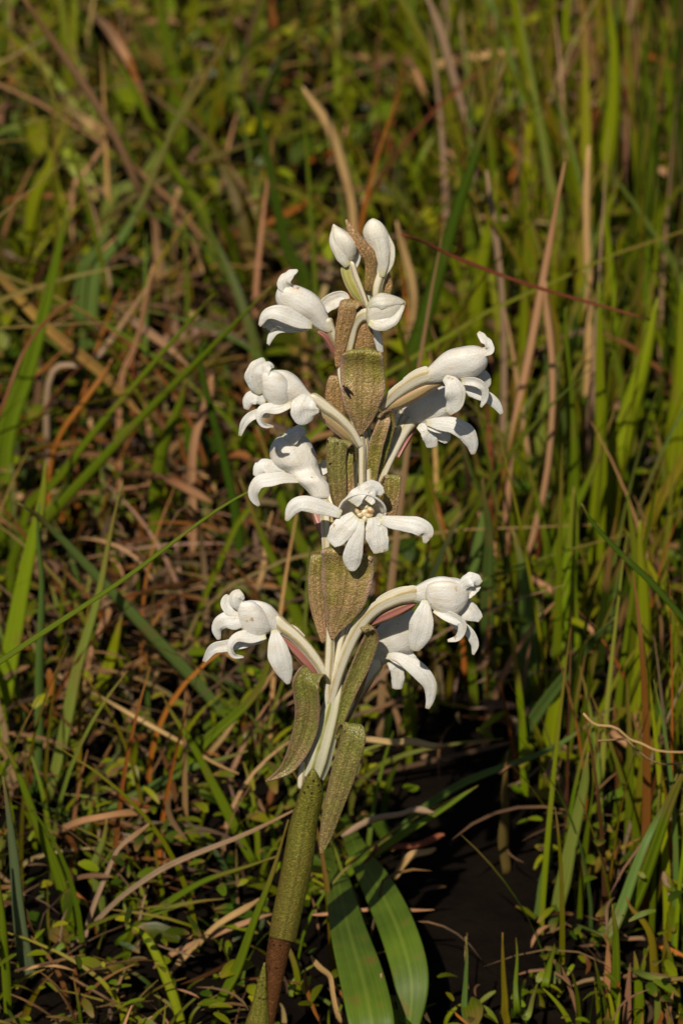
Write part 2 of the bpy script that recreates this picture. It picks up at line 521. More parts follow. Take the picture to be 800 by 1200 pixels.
# stalk, sheaths, ribbed axis
tube('stem', [(288, 1330, 0), (300, 1262, 0), (313, 1200, 0), (325, 1120, 0), (333, 1080, 0), (345, 1010, 0), (360, 945, 0), (369, 905, 0)],
     [12, 10, 8.5, 13, 14, 14, 13, 12], M['stalk'], orchid, ridge=0.0, nv=34, blunt=0)
tube('stem', [(362, 930, 0.2), (369, 905, 0.5), (376, 880, 1), (384, 850, 1), (391, 820, 1), (396, 790, 0), (402, 740, -1), (408, 690, -2), (418, 600, -2), (424, 540, -2), (426, 480, -2), (428, 420, -2), (430, 370, -1), (431, 340, -1)],
     [13, 14, 13.5, 12.5, 10.5, 9, 8.5, 8, 8, 8, 8, 7.5, 6, 3], M['stem'], orchid, ridge=0.10, nv=60)
sh = loft('sheath', [(366, 899, 367, 899, 2.6), (358, 911, 374, 911, 2.0), (349, 933, 379, 933, 0.9), (339, 966, 372, 966, 0.2), (331, 1010, 367, 1010, 0.2), (321, 1062, 355, 1065, 0.2), (315.5, 1094, 347, 1101, 0.2), (317, 1099, 345.5, 1104, 0.2)],
          M['sheath'], orchid, depth=1.0, nv=40, nu=28, lump=0.02)
loft('sheath', [(309, 1128, 311, 1128, 1.6), (302, 1150, 313, 1155, 1.4), (294, 1180, 315, 1184, 1.0), (285, 1206, 316, 1210, 0.6), (272, 1262, 310, 1268, 0.4), (262, 1330, 302, 1334, 0.2)], M['sheath'], orchid, depth=0.9, nv=26)
# pale ribs that run up from the axis to single flowers
tube('rib', [(384, 838, 1.5), (384, 800, 2.0), (386, 768, 2.2), (387, 735, 2.2)], [4, 5, 5.2, 5], M['ovary'], orchid)
tube('rib', [(392, 812, 1.6), (394, 785, 1.8), (399, 756, 1.6), (406, 728, 1.4)], [4, 4.5, 4.5, 4], M['ovary'], orchid)
tube('rib', [(394, 800, 1.2), (397, 770, 1.4), (402, 740, 1.0), (408, 715, 1.0)], [3.5, 4, 4, 3.5], M['yellow'], orchid)
tube('rib', [(424, 582, 2.5), (424, 552, 2.6), (424, 528, 2.6), (422, 512, 2.4)], [3.6, 4, 4.2, 4], M['ovary'], orchid)
tube('rib', [(433, 582, 1.4), (432, 550, 1.4), (429, 525, 1.4), (427, 505, 1.2)], [4.5, 4.2, 3.5, 3], M['ovary'], orchid)
tube('rib', [(352, 925, 0.6), (353, 908, 0.8), (356, 893, 0.6)], [4, 4, 3], M['ovary'], orchid)
tube('rib', [(421, 512, 2.6), (414, 490, 3.0), (405, 462, 2.6), (399, 435, 2.0), (402, 410, 1.6)], [3.5, 4.5, 4.5, 4, 3], M['ovary'], orchid)

# bracts: root at the axis, over a bend, hanging or standing
def bract(pts, hw, mat='bract', **kw):
    kw.setdefault('fixed', True); kw.setdefault('cup', 0.18); kw.setdefault('thick', 0.0004); kw.setdefault('nv', 26); kw.setdefault('wave', 0.05); kw.setdefault('arch', 0.38)
    return ribbon('bract', pts, hw, M[mat], orchid, **kw)
bract([(426, 425, 0.0), (425, 412, 2.6), (425, 407.5, 4.9), (425, 414, 6.0), (425, 428, 4.9), (424.5, 445, 5.0), (424, 462, 5.5), (424, 478, 5.4), (424, 492, 4.6), (423, 502, 3.8), (423, 509, 3.2)],
      [14, 19, 21, 23.5, 25.5, 26.5, 25, 20, 13, 7, 1.5], cup=-0.10, nv=40, seed=3)
bract([(430, 342, 0.5), (432, 330, 1.2), (434, 317, 1.6), (434, 302, 2.2), (424, 287.5, 2.6), (412, 271, 2.4), (405, 257, 1.6)], [4, 5, 6, 7.5, 6, 4, 0.8], 'bract_b', fold=-0.6, cup=0, fixed=False, seed=4, arch=0)
bract([(451, 352, -1), (453, 343, -0.6), (455, 332, -0.6), (455.5, 319, -0.4)], [3, 4.5, 4.5, 1], 'bract_b', fold=-0.4, seed=5, arch=0)
bract([(424, 375, 0.5), (420, 357, 2.2), (413, 352, 3.4), (408, 358, 4.4), (405, 372, 4.2), (401, 390, 3.6), (398, 408, 3.0), (396, 420, 2.6), (395, 431, 2.4)], [5, 8, 10, 10.5, 10, 8.5, 6, 4, 1], 'bract_b', cup=-0.35, seed=6)
bract([(426, 418, 1.5), (426, 402, 2.0), (428, 386, 2.4), (431, 374, 2.6)], [13, 13, 11, 8], 'bract_b', cup=-0.3, seed=7, arch=0)
bract([(412, 460, -1), (402, 446, 0.6), (396, 441, 1.4), (393, 448, 1.8), (392, 462, 1.6), (393, 480, 1.4), (396, 500, 1.0), (399, 515, 0.6)], [4, 6, 8, 9.5, 10.5, 10, 8, 5], 'bract_b', cup=-0.3, seed=8)
bract([(414, 540, 0.4), (406, 521, 2.4), (399, 515, 3.8), (395, 524, 4.2), (394, 545, 4.0), (395, 565, 3.8), (397, 585, 3.4), (400, 600, 3.0)], [6, 11, 14, 12.5, 11.5, 10.5, 9, 5], 'bract_g', cup=-0.3, seed=9)
bract([(416, 535, 1.0), (410, 528, 2.0), (407, 538, 2.6), (407, 556, 2.8), (408, 575, 2.6), (409, 592, 2.4)], [4, 5, 6.5, 7.5, 7, 4], 'bract', cup=-0.35, seed=10)
bract([(434, 575, 1.0), (436, 552, 1.6), (440, 525, 2.2), (446, 505, 2.8), (450, 492, 2.6), (446, 485, 1.0)], [5.5, 7, 9, 8, 7, 5], 'bract', cup=0.2, seed=11, arch=0)
bract([(441, 556, 0.2), (447, 535, 0.6), (453, 512, 1.2), (457, 494, 1.6), (455, 484, 2.4), (447, 484, 3.4), (442, 489, 3.8)], [5, 6.5, 7, 6.5, 6, 5, 2], 'bract_g', cup=0.1, seed=12, arch=0)
bract([(440, 585, -1), (450, 566, 0.4), (458, 557, 1.6), (460, 565, 2.2), (459, 580, 2.0), (457, 596, 1.6), (455, 612, 1.2)], [4, 6, 8, 9.5, 9.5, 8.5, 5], 'bract', cup=-0.25, seed=13)
bract([(408, 668, -1), (408, 650, 2.0), (408, 641, 5.2), (407, 648, 6.6), (406, 662, 5.9), (405, 684, 6.0), (402, 706, 5.8), (396, 726, 4.6), (391, 739, 3.8), (389, 749, 3.2)],
      [20, 26, 29, 31, 31.5, 30, 25, 16, 8, 1.5], cup=-0.16, nv=40, seed=14)
bract([(388, 668, -1), (378, 653, 1.6), (373, 650, 2.8), (371, 660, 3.4), (370, 680, 3.2), (371, 703, 2.8), (375, 728, 2.2), (379, 754, 1.6)], [4, 7, 8.5, 8.5, 9, 9, 7, 2], cup=-0.3, seed=15)
bract([(384, 812, 0.2), (376, 797, 2.2), (365, 788, 4.0), (358, 797, 4.8), (361, 812, 4.6), (362, 832, 4.2), (358, 855, 3.6), (350, 878, 3.4), (338, 897, 3.4), (325, 908, 3.6), (311, 916, 3.8)],
      [6, 11, 15, 16, 16, 15.5, 15, 13, 9, 4.5, 0.8], 'bract_g', cup=0.4, nv=44, wave=0.06, seed=16)
bract([(396, 868, 0.5), (402, 852, 2.2), (411, 848, 3.6), (414.5, 860, 4.8), (411, 880, 5.0), (403, 905, 4.8), (394, 935, 4.4), (386, 962, 4.0), (380, 984, 3.6), (376, 1001, 3.4)],
      [5, 8, 11.5, 13.5, 15, 15.5, 13.5, 10.5, 7, 1.2], 'bract_g', cup=-0.25, nv=40, seed=17)
bract([(393, 866, 1.4), (401, 836, 1.4), (411, 806, 1.2), (422, 779, 1.2), (431, 757, 1.6), (436, 742, 2.2), (431, 733, 3.4), (424, 739, 4.0)], [3, 6.5, 9.5, 11, 10.5, 9, 8, 4], 'bract_g', cup=0.45, nv=34, seed=18, arch=0)
bract([(396, 862, -1.0), (409, 832, -1.4), (421, 800, -1.8), (432, 775, -2.0)], [3, 6, 7, 3], 'bract_b', cup=0.2, seed=19, arch=0)

# flowers: part "flower" is the hood; its petals, ovary, spurs and column are sub-parts
def flower(st, d, depth=0.85, seed=0, mat='hood', name='flower'):
    return loft(name, st, M[mat], orchid, d=d, depth=depth, seed=seed, nu=26, nv=28, lump=0.10)
class F:
    def __init__(s, fl): s.o = fl; s.k = 0
    def petal(s, pts, hw, **kw):
        s.k += 1
        kw.setdefault('seed', hash((round(pts[0][0]), round(pts[0][1]))) % 1000); kw.setdefault('wave', 0.06)
        mat = kw.pop('mat', 'white'); nm = kw.pop('name', 'petal')
        return ribbon(nm, pts, hw, M[mat], s.o, **kw)
    def ovary(s, pts, hw, mat='ovary', name='ovary', **kw):
        return tube(name, pts, hw, M[mat], s.o, **kw)

# two upright buds and the rounded bud that points right
b1 = loft('bud', [(410, 314, 405, 313, 1), (417, 300, 396, 303, 1.4), (418.5, 287, 390, 290, 1.6), (413, 277, 387, 279, 1.6), (404, 270, 388, 269.5, 1.4), (394.5, 264.5, 389.5, 264, 1.2), (391.5, 262.6, 390.5, 262.4, 1.2)], M['bud'], orchid, depth=0.9, seed=31, nv=26)
f = F(b1)
f.ovary([(405, 309, 1.2), (409, 325, 1.2), (416, 340, 1.2), (426, 356, 1.0)], [7, 7.5, 7, 4], 'yellow')
f.ovary([(411, 306, 2.4), (416, 322, 2.4), (423, 340, 2.2), (431, 362, 1.8)], [4, 3.5, 3.2, 3], 'ovary')
f.petal([(413, 318, 0.6), (418, 305, 0.4), (420, 290, 0.6), (416, 276, 0.8)], [2, 4, 4, 2], roll=30)
f.petal([(408, 312, 2.8), (400, 300, 3.2), (393, 283, 2.8), (391, 266, 1.8)], [4, 7, 7, 1.5], cup=-0.45, mat='bud')
b2 = loft('bud', [(436, 347, 446, 347, 0.4), (438.5, 331, 449, 328, 0.4), (440, 318, 455, 315, 0.4), (437, 303, 459.5, 300, 0.4), (431, 290, 459, 287, 0.4), (425, 276, 456.5, 277, 0.4), (426, 267, 452, 267, 0.4), (431, 259, 446, 260, 0.4), (436, 255.6, 439, 256, 0.4)], M['bud'], orchid, depth=0.75, seed=32, nv=30)
f = F(b2)
f.petal([(447, 325, 1.6), (449, 305, 2.0), (445, 285, 2.0), (437, 266, 1.6)], [3, 7, 8, 3], cup=-0.35, mat='bud')
f.petal([(450, 322, 1.0), (456, 308, 1.2), (457, 290, 1.0), (452, 272, 0.8)], [2, 5, 5, 1.5], cup=-0.3, mat='bud', roll=-25)
f.ovary([(441, 356, 0.4), (441, 342, 0.8), (444, 328, 0.8), (449, 316, 0.6)], [4, 5, 5.5, 5], 'ovary')
b3 = loft('bud', [(428.5, 366, 429, 377, 4.0), (430, 357, 431, 383.5, 4.2), (437, 347, 437, 384.5, 4.4), (446, 343, 448, 383.5, 4.6), (455, 344, 460, 381.5, 4.6), (464, 347, 469, 371, 4.6), (471, 350.5, 474, 361, 4.6), (475, 353.5, 475.5, 357, 4.6)], M['bud'], orchid, depth=0.9, seed=33, nv=28)
f = F(b3)
f.ovary([(434, 368, 3.6), (423, 371, 3.2), (415, 381, 2.8), (411, 396, 2.4), (407, 416, 2.0)], [8, 6.5, 5.5, 5.5, 4.5], 'ovary')
f.petal([(432, 376, 6.2), (445, 380, 7.0), (458, 374, 6.8), (473, 357, 5.4)], [5, 8, 9, 2], cup=-0.4, mat='bud')
f.petal([(432, 360, 6.0), (443, 355, 7.0), (458, 353, 6.6), (473, 355, 5.4)], [5, 8, 7, 1.5], cup=-0.5, mat='bud')
f.petal([(438, 384, 2.4), (442, 396, 2.2), (446, 414, 1.6)], [6, 5.5, 3], cup=-0.3, mat='white')

# upper left flower
f = F(flower([(391.5, 387, 386, 391), (385, 373, 374.5, 387), (378.5, 357.5, 361, 379), (367, 344, 347, 374), (355.5, 337, 332, 365), (345, 334, 324.5, 357), (338, 333, 322.5, 348), (333, 333, 324.5, 340), (330, 334, 326.5, 337)], 2.6, seed=41))
f.ovary([(380, 374, 2.6), (387, 386, 2.4), (392, 398, 2.0), (400, 415, 1.0)], [9, 6, 5, 4])
f.ovary([(372, 388, 2.6), (381, 394, 2.4), (388, 405, 1.8), (395, 421, 1.0)], [3, 4, 4, 2], 'spur_red', name='spur')
f.petal([(338, 340, 3.4), (334, 330, 4.0), (340, 322, 3.6), (349, 316.5, 2.8)], [8, 8.5, 6.5, 1.2], cup=0.2, roll=[0, -20, -35, -30], wave=0.15)
f.petal([(366, 382, 4.6), (346, 375, 5.8), (328, 369, 6.4), (313, 369, 6.2), (304, 382, 5.6)], [3.5, 9, 10, 7, 1.6], cup=0.45, roll=[0, 15, 25, 30, 20])
f.petal([(360, 384, 4.2), (343, 381, 5.0), (328, 377, 5.2), (316, 375, 5.0), (308, 384, 4.6)], [3, 6, 6, 5, 1.5], cup=-0.3)
f.petal([(330, 378, 3.4), (320, 380, 3.6), (315, 387, 3.6)], [3, 6, 4], cup=-0.4)
f.petal([(362, 386, 3.6), (342, 387, 3.6), (328, 387, 3.6), (319, 393, 3.4), (314, 404, 3.2)], [2.5, 3.5, 4, 5, 2], cup=0.3, roll=30)
f.petal([(374, 369, -0.5), (384, 356, -1.0), (394, 350, -1.0), (403, 349, -0.6), (403, 362, 0)], [5, 9, 9, 7, 3], cup=0.35, roll=10)

# left flower below it
f = F(flower([(372, 469, 362, 479), (362, 459, 350, 477), (351, 445, 340, 477), (337, 435.5, 327, 476), (321, 433, 314, 471), (309, 436, 305, 461), (304, 442, 303, 453)], 4.0, seed=42))
f.ovary([(360, 465, 4.4), (376, 474, 4.2), (396, 489, 3.8), (411, 504, 3.2), (423, 524, 2.6)], [9, 7.5, 6.5, 5.5, 4])
f.ovary([(370, 479, 3.6), (388, 494, 3.2), (404, 508, 2.8), (416, 520, 2.2)], [4, 7, 6.5, 3], 'spur_tan', name='spur')
loft('cheek', [(309, 444, 309, 452, 5.2), (306, 437.5, 309, 466, 5.4), (314, 434.5, 318, 474, 5.6), (326, 436, 328, 475.5, 5.6), (336, 443, 337, 473, 5.2), (343, 453, 343, 466, 4.8)], M['white'], f.o, depth=0.55, seed=50)
f.petal([(307, 461, 5.0), (300, 449, 6.0), (299, 437, 6.2), (304, 428, 5.6), (312, 424, 4.8)], [7, 10, 11, 9, 5], cup=-0.2, wave=0.12)
f.petal([(309, 440, 5.8), (312, 432, 5.8), (316, 428, 5.2), (321, 430, 4.6)], [6, 6.5, 4.5, 1.2], cup=0.15, wave=0.12, roll=-25)
f.petal([(312, 470, 4.6), (301, 465, 5.0), (291, 469, 5.0), (288, 480, 4.6)], [6, 8, 8, 3], cup=-0.4, roll=10)
f.petal([(316, 484, 4.2), (301, 485, 4.6), (288, 493, 4.6), (281, 511, 4.2)], [5, 5.5, 5, 1.8], cup=0.25)
f.petal([(344, 472, 5.4), (324, 479, 6.4), (309, 480, 7.0), (304, 489, 7.2), (309, 498, 7.0), (321, 500, 6.4)], [4, 7, 6.5, 4.5, 3.5, 1], cup=0.3, roll=[0, 20, 40, 30, 20, 10])
f.petal([(362, 463, 6.4), (359, 469, 7.4), (357, 479, 8.2), (358, 489, 8.0), (362, 495.5, 7.4)], [5, 12, 17, 15, 5], cup=-0.08, wave=0.07)

# left flower in the shade of the one above
f = F(flower([(327, 509, 352, 507, -8.0), (317, 522, 361, 515, -7.4), (316, 535, 368, 526, -7.0), (322, 546, 372, 539, -6.6), (336, 554, 374, 550, -6.2), (349, 565, 377, 558, -3.8), (360, 575, 385, 568, -3.4), (366, 584, 388, 584, -3.0)], -1.5, depth=0.9, seed=43))
f.ovary([(368, 558, -5.4), (373, 574, -3.7), (380, 600, -2.2), (382, 622, -0.9), (382, 648, 0.0)], [16, 10, 6, 5.5, 4])
f.ovary([(378, 566, -5.4), (384, 578, -3.5), (389, 592, -1.7), (392, 606, -0.6)], [7, 7, 5, 3])
f.ovary([(364, 580, -5.6), (370, 602, -3.7), (377, 622, -1.9), (381, 636, -0.6)], [2.5, 4.5, 4.5, 2], 'spur_red', name='spur')
f.ovary([(383, 584, -6.0), (388, 604, -3.0), (388, 622, -0.8)], [4, 6, 5], 'spur_tan', name='spur')
f.petal([(334, 516, -5.6), (342, 510, -4.6), (350, 505, -4.6), (359, 505, -5.4)], [9, 11, 9, 3], cup=-0.3, roll=-30, wave=0.1)
f.petal([(352, 563, -3.8), (334, 560, -2.8), (318, 562, -2.2), (304, 565, -2.2), (297, 575, -2.4), (298, 585, -2.8), (304, 593, -3.2)], [3, 6.5, 8.5, 8.5, 7, 5, 1.6], cup=0.12, roll=12)
f.petal([(336, 552, -6.0), (322, 549, -5.4), (308, 549, -5.0), (301, 560, -5.0)], [6, 9, 11, 6], cup=-0.3)
f.petal([(366, 556, -8.0), (376, 551, -8.4), (385, 545, -8.6), (389, 552, -8.4)], [5, 7, 7, 3], cup=0.2)

# upper right flower
f = F(flower([(494, 437, 501, 450), (505, 427.5, 511, 448.5), (516, 416.5, 521, 447), (530, 409, 535, 447.5), (545, 406, 549, 446.5), (559, 405.5, 561, 441), (568, 408.5, 569, 432), (571.5, 415, 571.5, 425)], 3.6, seed=44, depth=0.9))
f.ovary([(507, 438, 3.6), (494, 442, 3.6), (480, 449, 3.4), (462, 462, 2.8), (445, 479, 2.0)], [10, 9, 8, 7, 4.5])
f.ovary([(522, 447, 3.0), (506, 452, 2.8), (490, 460, 2.6), (470, 471, 2.2), (452, 479, 1.6)], [3, 5, 7.5, 7, 4], 'spur_tan', name='spur')
f.ovary([(503, 433, 2.4), (488, 438, 2.4), (474, 447, 2.0)], [5, 5, 4])
f.petal([(567, 414, 4.6), (573, 409, 5.0), (571, 401, 4.8), (565, 395, 4.4), (559.5, 389.5, 4.0)], [5, 5, 5, 4.5, 2], cup=0.25, wave=0.22)
f.petal([(520, 442, 6.0), (527, 448, 7.2), (533, 459, 7.8), (532, 472, 7.4), (524, 484.5, 6.6)], [4, 8.5, 12, 11, 4.5], cup=-0.2)
f.petal([(540, 447, 5.2), (556, 447, 6.2), (567, 454, 6.4), (568, 466, 6.0), (563, 477.5, 5.6)], [4, 5.5, 5, 4, 1.2], cup=0.35, roll=20)
f.petal([(538, 450, 3.4), (552, 458, 3.6), (568, 464, 3.8), (580, 473, 3.6), (588, 485.5, 3.2)], [6, 7, 7, 6, 2], cup=-0.25)
f.petal([(558, 438, 1.6), (566, 440, 1.4), (569, 448, 1.2), (565, 456, 1.2)], [6, 8, 8, 4], cup=-0.2, roll=-30)

# right flower in its shade
f = F(flower([(469, 488, 482, 500), (473, 474, 492, 501), (484, 463, 503, 500), (499, 456, 513, 498), (514, 452, 523, 494), (525, 455, 530, 487), (531, 463, 532.5, 477)], -6.2, seed=45))
f.ovary([(482, 488, -5.4), (474, 502, -4.0), (464, 520, -2.3), (454, 543, -0.8), (445, 566, 0.4)], [11, 8, 7, 5.5, 4])
f.ovary([(486, 500, -6.4), (476, 516, -3.7), (466, 536, -1.6)], [3, 4, 2], 'spur_red', name='spur')
f.ovary([(470, 480, -7.0), (462, 492, -4.7), (456, 510, -2.6)], [6, 6, 4], name='ovary')
f.petal([(498, 495, -3.0), (514, 496, -1.8), (532, 499, -1.0), (546, 508, -1.0), (553, 520, -1.4), (554, 533, -2.0)], [3, 8, 10, 10.5, 8, 2.5], cup=-0.25)
f.petal([(490, 498, -4.6), (499, 505, -4.0), (504, 514, -4.0), (506, 525, -4.4)], [4, 8, 8.5, 6.5], cup=-0.2)
f.petal([(506, 499, -5.4), (515, 506, -5.2), (521, 513, -5.2), (525, 518, -5.4)], [8, 10, 8, 4], cup=-0.2)
f.petal([(500, 500, -3.2), (510, 503, -2.6), (520, 505, -2.6)], [2, 4, 3], cup=0.3)

# the flower that opens towards the viewer: a bowl whose rim stands out at the top
def bowl():
    vs, uv = [], []
    nu, nv = 30, 16
    for i in range(nv):
        t = i / (nv - 1)
        s = math.sin(t * math.pi / 2) ** 0.8
        for j in range(nu + 1):
            th = 2 * math.pi * j / nu
            cx, cy = 424 + 0.0 * t, 604 - 3.5 * t
            rx, ry = 27.5 * s, (22 if math.sin(th) > 0 else 15) * s
            k = 1 + 0.05 * mnoise.noise(Vector((math.cos(th) * 2, math.sin(th) * 2, t * 3)))
            dd = 2.0 + 6.2 * t ** 1.4 + 1.8 * t * t * math.sin(th)
            vs.append(P(cx + rx * math.cos(th) * k, cy - ry * math.sin(th) * k, dd))
            uv.append((j / nu, 1 - 0.85 * (1 - t)))
    return mesh_obj('flower', vs, grid_faces(nv, nu + 1), uv, M['hood'], orchid, solid=0.0004, sub=1)
f = F(bowl())
f.ovary([(424, 606, 2.8), (424, 595, 0.6), (424, 580, 0.4), (424, 566, 0.6)], [10, 9, 7, 5])
f.petal([(412, 590, 9.4), (418, 580, 9.6), (428, 572, 8.6), (440, 570, 7.4), (449, 574, 6.8)], [9, 9, 8, 7, 3], cup=0.0, roll=[-10, -20, -30, -30, -20], wave=0.12)
f.petal([(425, 584, 9.6), (432, 576, 9.2), (441, 573, 8.4), (449, 579, 8.0)], [13, 12, 9, 3], cup=-0.2, wave=0.14)
f.petal([(400, 603, 8.6), (385, 597, 9.0), (370, 592.5, 9.4), (353, 590, 9.6), (342, 597, 9.6), (335.5, 611, 9.2)], [5, 8, 9.5, 9, 8, 1.8], cup=-0.22, wave=0.03)
f.petal([(446, 609, 8.6), (460, 612, 8.8), (475, 614, 9.2), (490, 617, 9.4), (500, 624, 9.2), (497, 637, 8.8)], [5, 8, 9.5, 10.5, 9, 1.6], cup=-0.25, wave=0.03)
f.petal([(417, 604, 8.4), (406, 615, 9.2), (396, 627, 9.6), (387, 637, 9.4)], [7, 12.5, 13, 7], cup=-0.1)
f.petal([(438, 606, 8.4), (440, 620, 9.2), (443, 634, 9.6), (446, 648, 9.4)], [8, 12.5, 13, 9], cup=-0.15)
f.petal([(424, 608, 8.8), (421, 623, 9.8), (416, 638, 10.2), (413, 652, 10.0), (412.5, 663, 9.6), (412, 669.5, 9.4)], [3, 6, 9.5, 11.5, 9, 3], cup=-0.2, wave=0.02)
f.petal([(440, 602, 5.4), (443, 606, 7.6), (444, 611, 8.6), (442, 616, 9.0)], [4, 6, 6, 3], cup=-0.5)
def blob(name, parts, mat, parent):
    """several small swellings in one mesh"""
    vs, fs, uv = [], [], []
    for (px, py, dd, r, sx, sy) in parts:
        c = P(px, py, dd); k0 = len(vs); nu, nv = 12, 8
        for i in range(nv + 1):
            ph = math.pi * i / nv
            for j in range(nu):
                th = 2 * math.pi * j / nu
                vs.append(c + MMPX * r * (RGT * sx * math.sin(ph) * math.cos(th) + UPV * sy * math.cos(ph) - FWD * math.sin(ph) * math.sin(th)))
                uv.append((j / nu, i / nv))
        fs += [tuple(k0 + q for q in fc) for fc in grid_faces(nv + 1, nu, True)]
    return mesh_obj(name, vs, fs, uv, mat, parent)
blob('column', [(427, 600, 7.4, 8, 1.1, 0.9), (420, 598, 8.0, 4.6, 1, 1), (434, 598, 8.0, 4.6, 1, 1), (422, 603, 8.2, 4.4, 1.1, 0.8), (432, 603.5, 8.2, 4.2, 1.2, 0.8), (427, 607, 8.2, 3.6, 1, 1.5), (426, 594, 7.8, 4.4, 1.4, 0.7), (436, 594, 7.4, 3, 1, 0.8)], M['column'], f.o)

# lower left flower
f = F(flower([(338, 735, 326, 746), (328, 722, 316, 743), (314, 707.5, 304, 743), (297, 703.5, 290, 739), (283, 706, 279, 730), (276, 712, 275, 722)], 2.6, seed=46, depth=0.8))
f.ovary([(316, 722, 2.8), (330, 734, 2.8), (346, 746, 2.8), (362, 763, 2.6), (377, 785, 2.2), (387, 812, 1.6), (389, 832, 1.2)], [11, 8.5, 7, 6.5, 5.5, 4.5, 3.5])
f.ovary([(334, 732, 1.6), (346, 738, 1.6), (356, 747, 1.4)], [3, 4, 3])
f.ovary([(327, 745, 2.0), (344, 760, 1.8), (360, 777, 1.6), (375, 797, 1.2)], [3, 6, 6, 2], 'spur_red', name='spur')
loft('cheek', [(279, 718, 280, 726, 3.8), (278, 708, 283, 738, 4.0), (286, 704, 292, 745, 4.2), (298, 705.5, 304, 746.5, 4.2), (310, 715, 313, 743, 3.8), (318, 726, 318.5, 738, 3.4)], M['white'], f.o, depth=0.52, seed=51)
f.petal([(286, 712, 4.4), (279, 706, 5.0), (278, 699, 5.0), (284, 694, 4.4)], [7, 9, 9, 5], cup=-0.5, wave=0.03)
f.petal([(281, 715, 3.4), (271, 713, 3.6), (265, 705, 3.2), (268, 697, 2.8)], [7, 9, 7, 3], cup=0.25)
f.petal([(289, 727, 4.2), (275, 727, 4.8), (262, 728, 4.8), (254, 737, 4.4), (257, 750, 4.0)], [7, 11, 10, 7, 2], cup=-0.3)
f.petal([(310, 748, 3.6), (288, 752, 4.0), (268, 756, 4.2), (250, 760, 4.0), (239, 776, 3.6)], [4, 7, 7.5, 6.5, 2], cup=0.2, roll=-15)
f.petal([(312, 745, 4.4), (292, 747, 5.4), (277, 748, 6.0), (270, 758, 6.2), (274, 768, 6.0), (286, 770, 5.4)], [4, 8, 7, 4.5, 3.5, 1], cup=0.3, roll=[0, 15, 40, 30, 20, 10])
f.petal([(321, 738, 5.0), (324, 753, 6.2), (328, 771, 6.8), (334, 788, 6.4), (338, 802, 5.8)], [3, 10, 14, 10, 1.8], cup=-0.15, wave=0.04)

# lower right flower
f = F(flower([(478, 692, 485, 706), (491, 684, 494, 708), (503, 678, 505, 714), (517, 675.5, 519, 720), (531, 677.5, 533, 720), (542, 679.5, 544, 710), (550, 682, 551.5, 697), (553, 686, 553.5, 692)], 3.4, seed=47, depth=0.8))
f.ovary([(494, 695, 3.4), (478, 697, 3.6), (462, 702, 3.6), (442, 712, 3.4), (425, 728, 3.0), (410, 754, 2.6), (396, 790, 2.2), (386, 826, 1.6), (379, 852, 1.4)], [13, 9.5, 8, 7.5, 7, 6.5, 6, 5.5, 4], nv=40)
f.ovary([(488, 706, 2.8), (466, 716, 2.4), (446, 725, 2.0), (432, 733, 1.6)], [3, 6.5, 5.5, 2], 'spur_red', name='spur')
f.ovary([(484, 690, 2.2), (466, 694, 2.0), (448, 702, 1.8), (434, 715, 1.4)], [4, 5, 4.5, 3])
f.ovary([(470, 695, 2.6), (452, 702, 2.6), (436, 713, 2.2)], [3, 4, 3], 'spur_red', name='spur')
loft('cheek', [(497, 694, 498, 702, 4.6), (502, 685, 504, 712, 5.0), (514, 681, 517, 720, 5.2), (528, 681.5, 532, 722, 5.2), (540, 685, 543, 713, 4.8), (548, 691, 549, 702, 4.4)], M['white'], f.o, depth=0.48, seed=52)
f.petal([(538, 688, 4.6), (548, 681, 5.4), (556, 679, 5.2), (563, 684, 4.8)], [6, 8.5, 8, 4], cup=-0.2, wave=0.12)
f.petal([(545, 696, 3.6), (553, 691, 3.8), (561, 685, 3.8)], [7, 7, 4], cup=0.3)
f.petal([(497, 703, 6.2), (496.5, 716, 7.2), (493.5, 733, 7.8), (489, 750, 7.4), (485, 763, 6.8)], [3, 9.5, 15, 12.5, 5], cup=-0.15, wave=0.04)
f.petal([(538, 711, 2.8), (547, 715, 3.2), (555, 720, 3.2), (563, 726, 2.8)], [8, 12, 10, 4], cup=-0.1)
f.petal([(508, 714, 5.2), (526, 722, 6.2), (540, 729, 6.8), (541, 739, 6.8), (536, 748, 6.4), (524, 751, 5.8)], [4, 7, 7, 5, 4, 1.6], cup=0.3, roll=[0, 15, 30, 25, 20, 10])
f.petal([(522, 722, 3.6), (538, 732, 4.0), (550, 742, 4.2), (556, 755, 4.0), (554, 767.5, 3.6)], [4, 7, 6, 5, 1.6], cup=0.2, roll=15)

# lower right flower in the shade
f = F(flower([(426, 776, 437, 790), (432, 757, 450, 779), (440, 738, 463, 773), (452, 725, 474, 769), (468, 717, 485, 764), (484, 716, 492, 751), (492, 723, 494.5, 739)], -6.6, seed=48))
f.ovary([(442, 770, -5.8), (430, 790, -4.2), (417, 812, -2.5), (404, 836, -0.8), (393, 858, 0.6)], [13, 9, 7, 5.5, 4])
f.ovary([(440, 786, -7.0), (428, 806, -4.1), (414, 828, -1.6)], [3, 4, 2], 'spur_red', name='spur')
f.petal([(450, 769, -4.0), (466, 770, -2.6), (482, 780, -1.6), (496, 791, -1.2), (504, 804, -1.4), (504, 818, -1.8), (500, 831, -2.2)], [3, 6, 9.5, 10, 8.5, 6, 2.5], cup=-0.25)
f.petal([(458, 774, -5.2), (464, 784, -4.8), (466, 796, -4.8), (465, 808, -5.2)], [6, 8, 8, 6], cup=-0.25)
f.petal([(470, 768, -6.0), (480, 772, -5.8), (488, 779, -5.8)], [7, 8, 5], cup=-0.2)
f.petal([(456, 771, -3.4), (468, 776, -2.8), (478, 783, -2.8)], [2, 4, 3], cup=0.3)

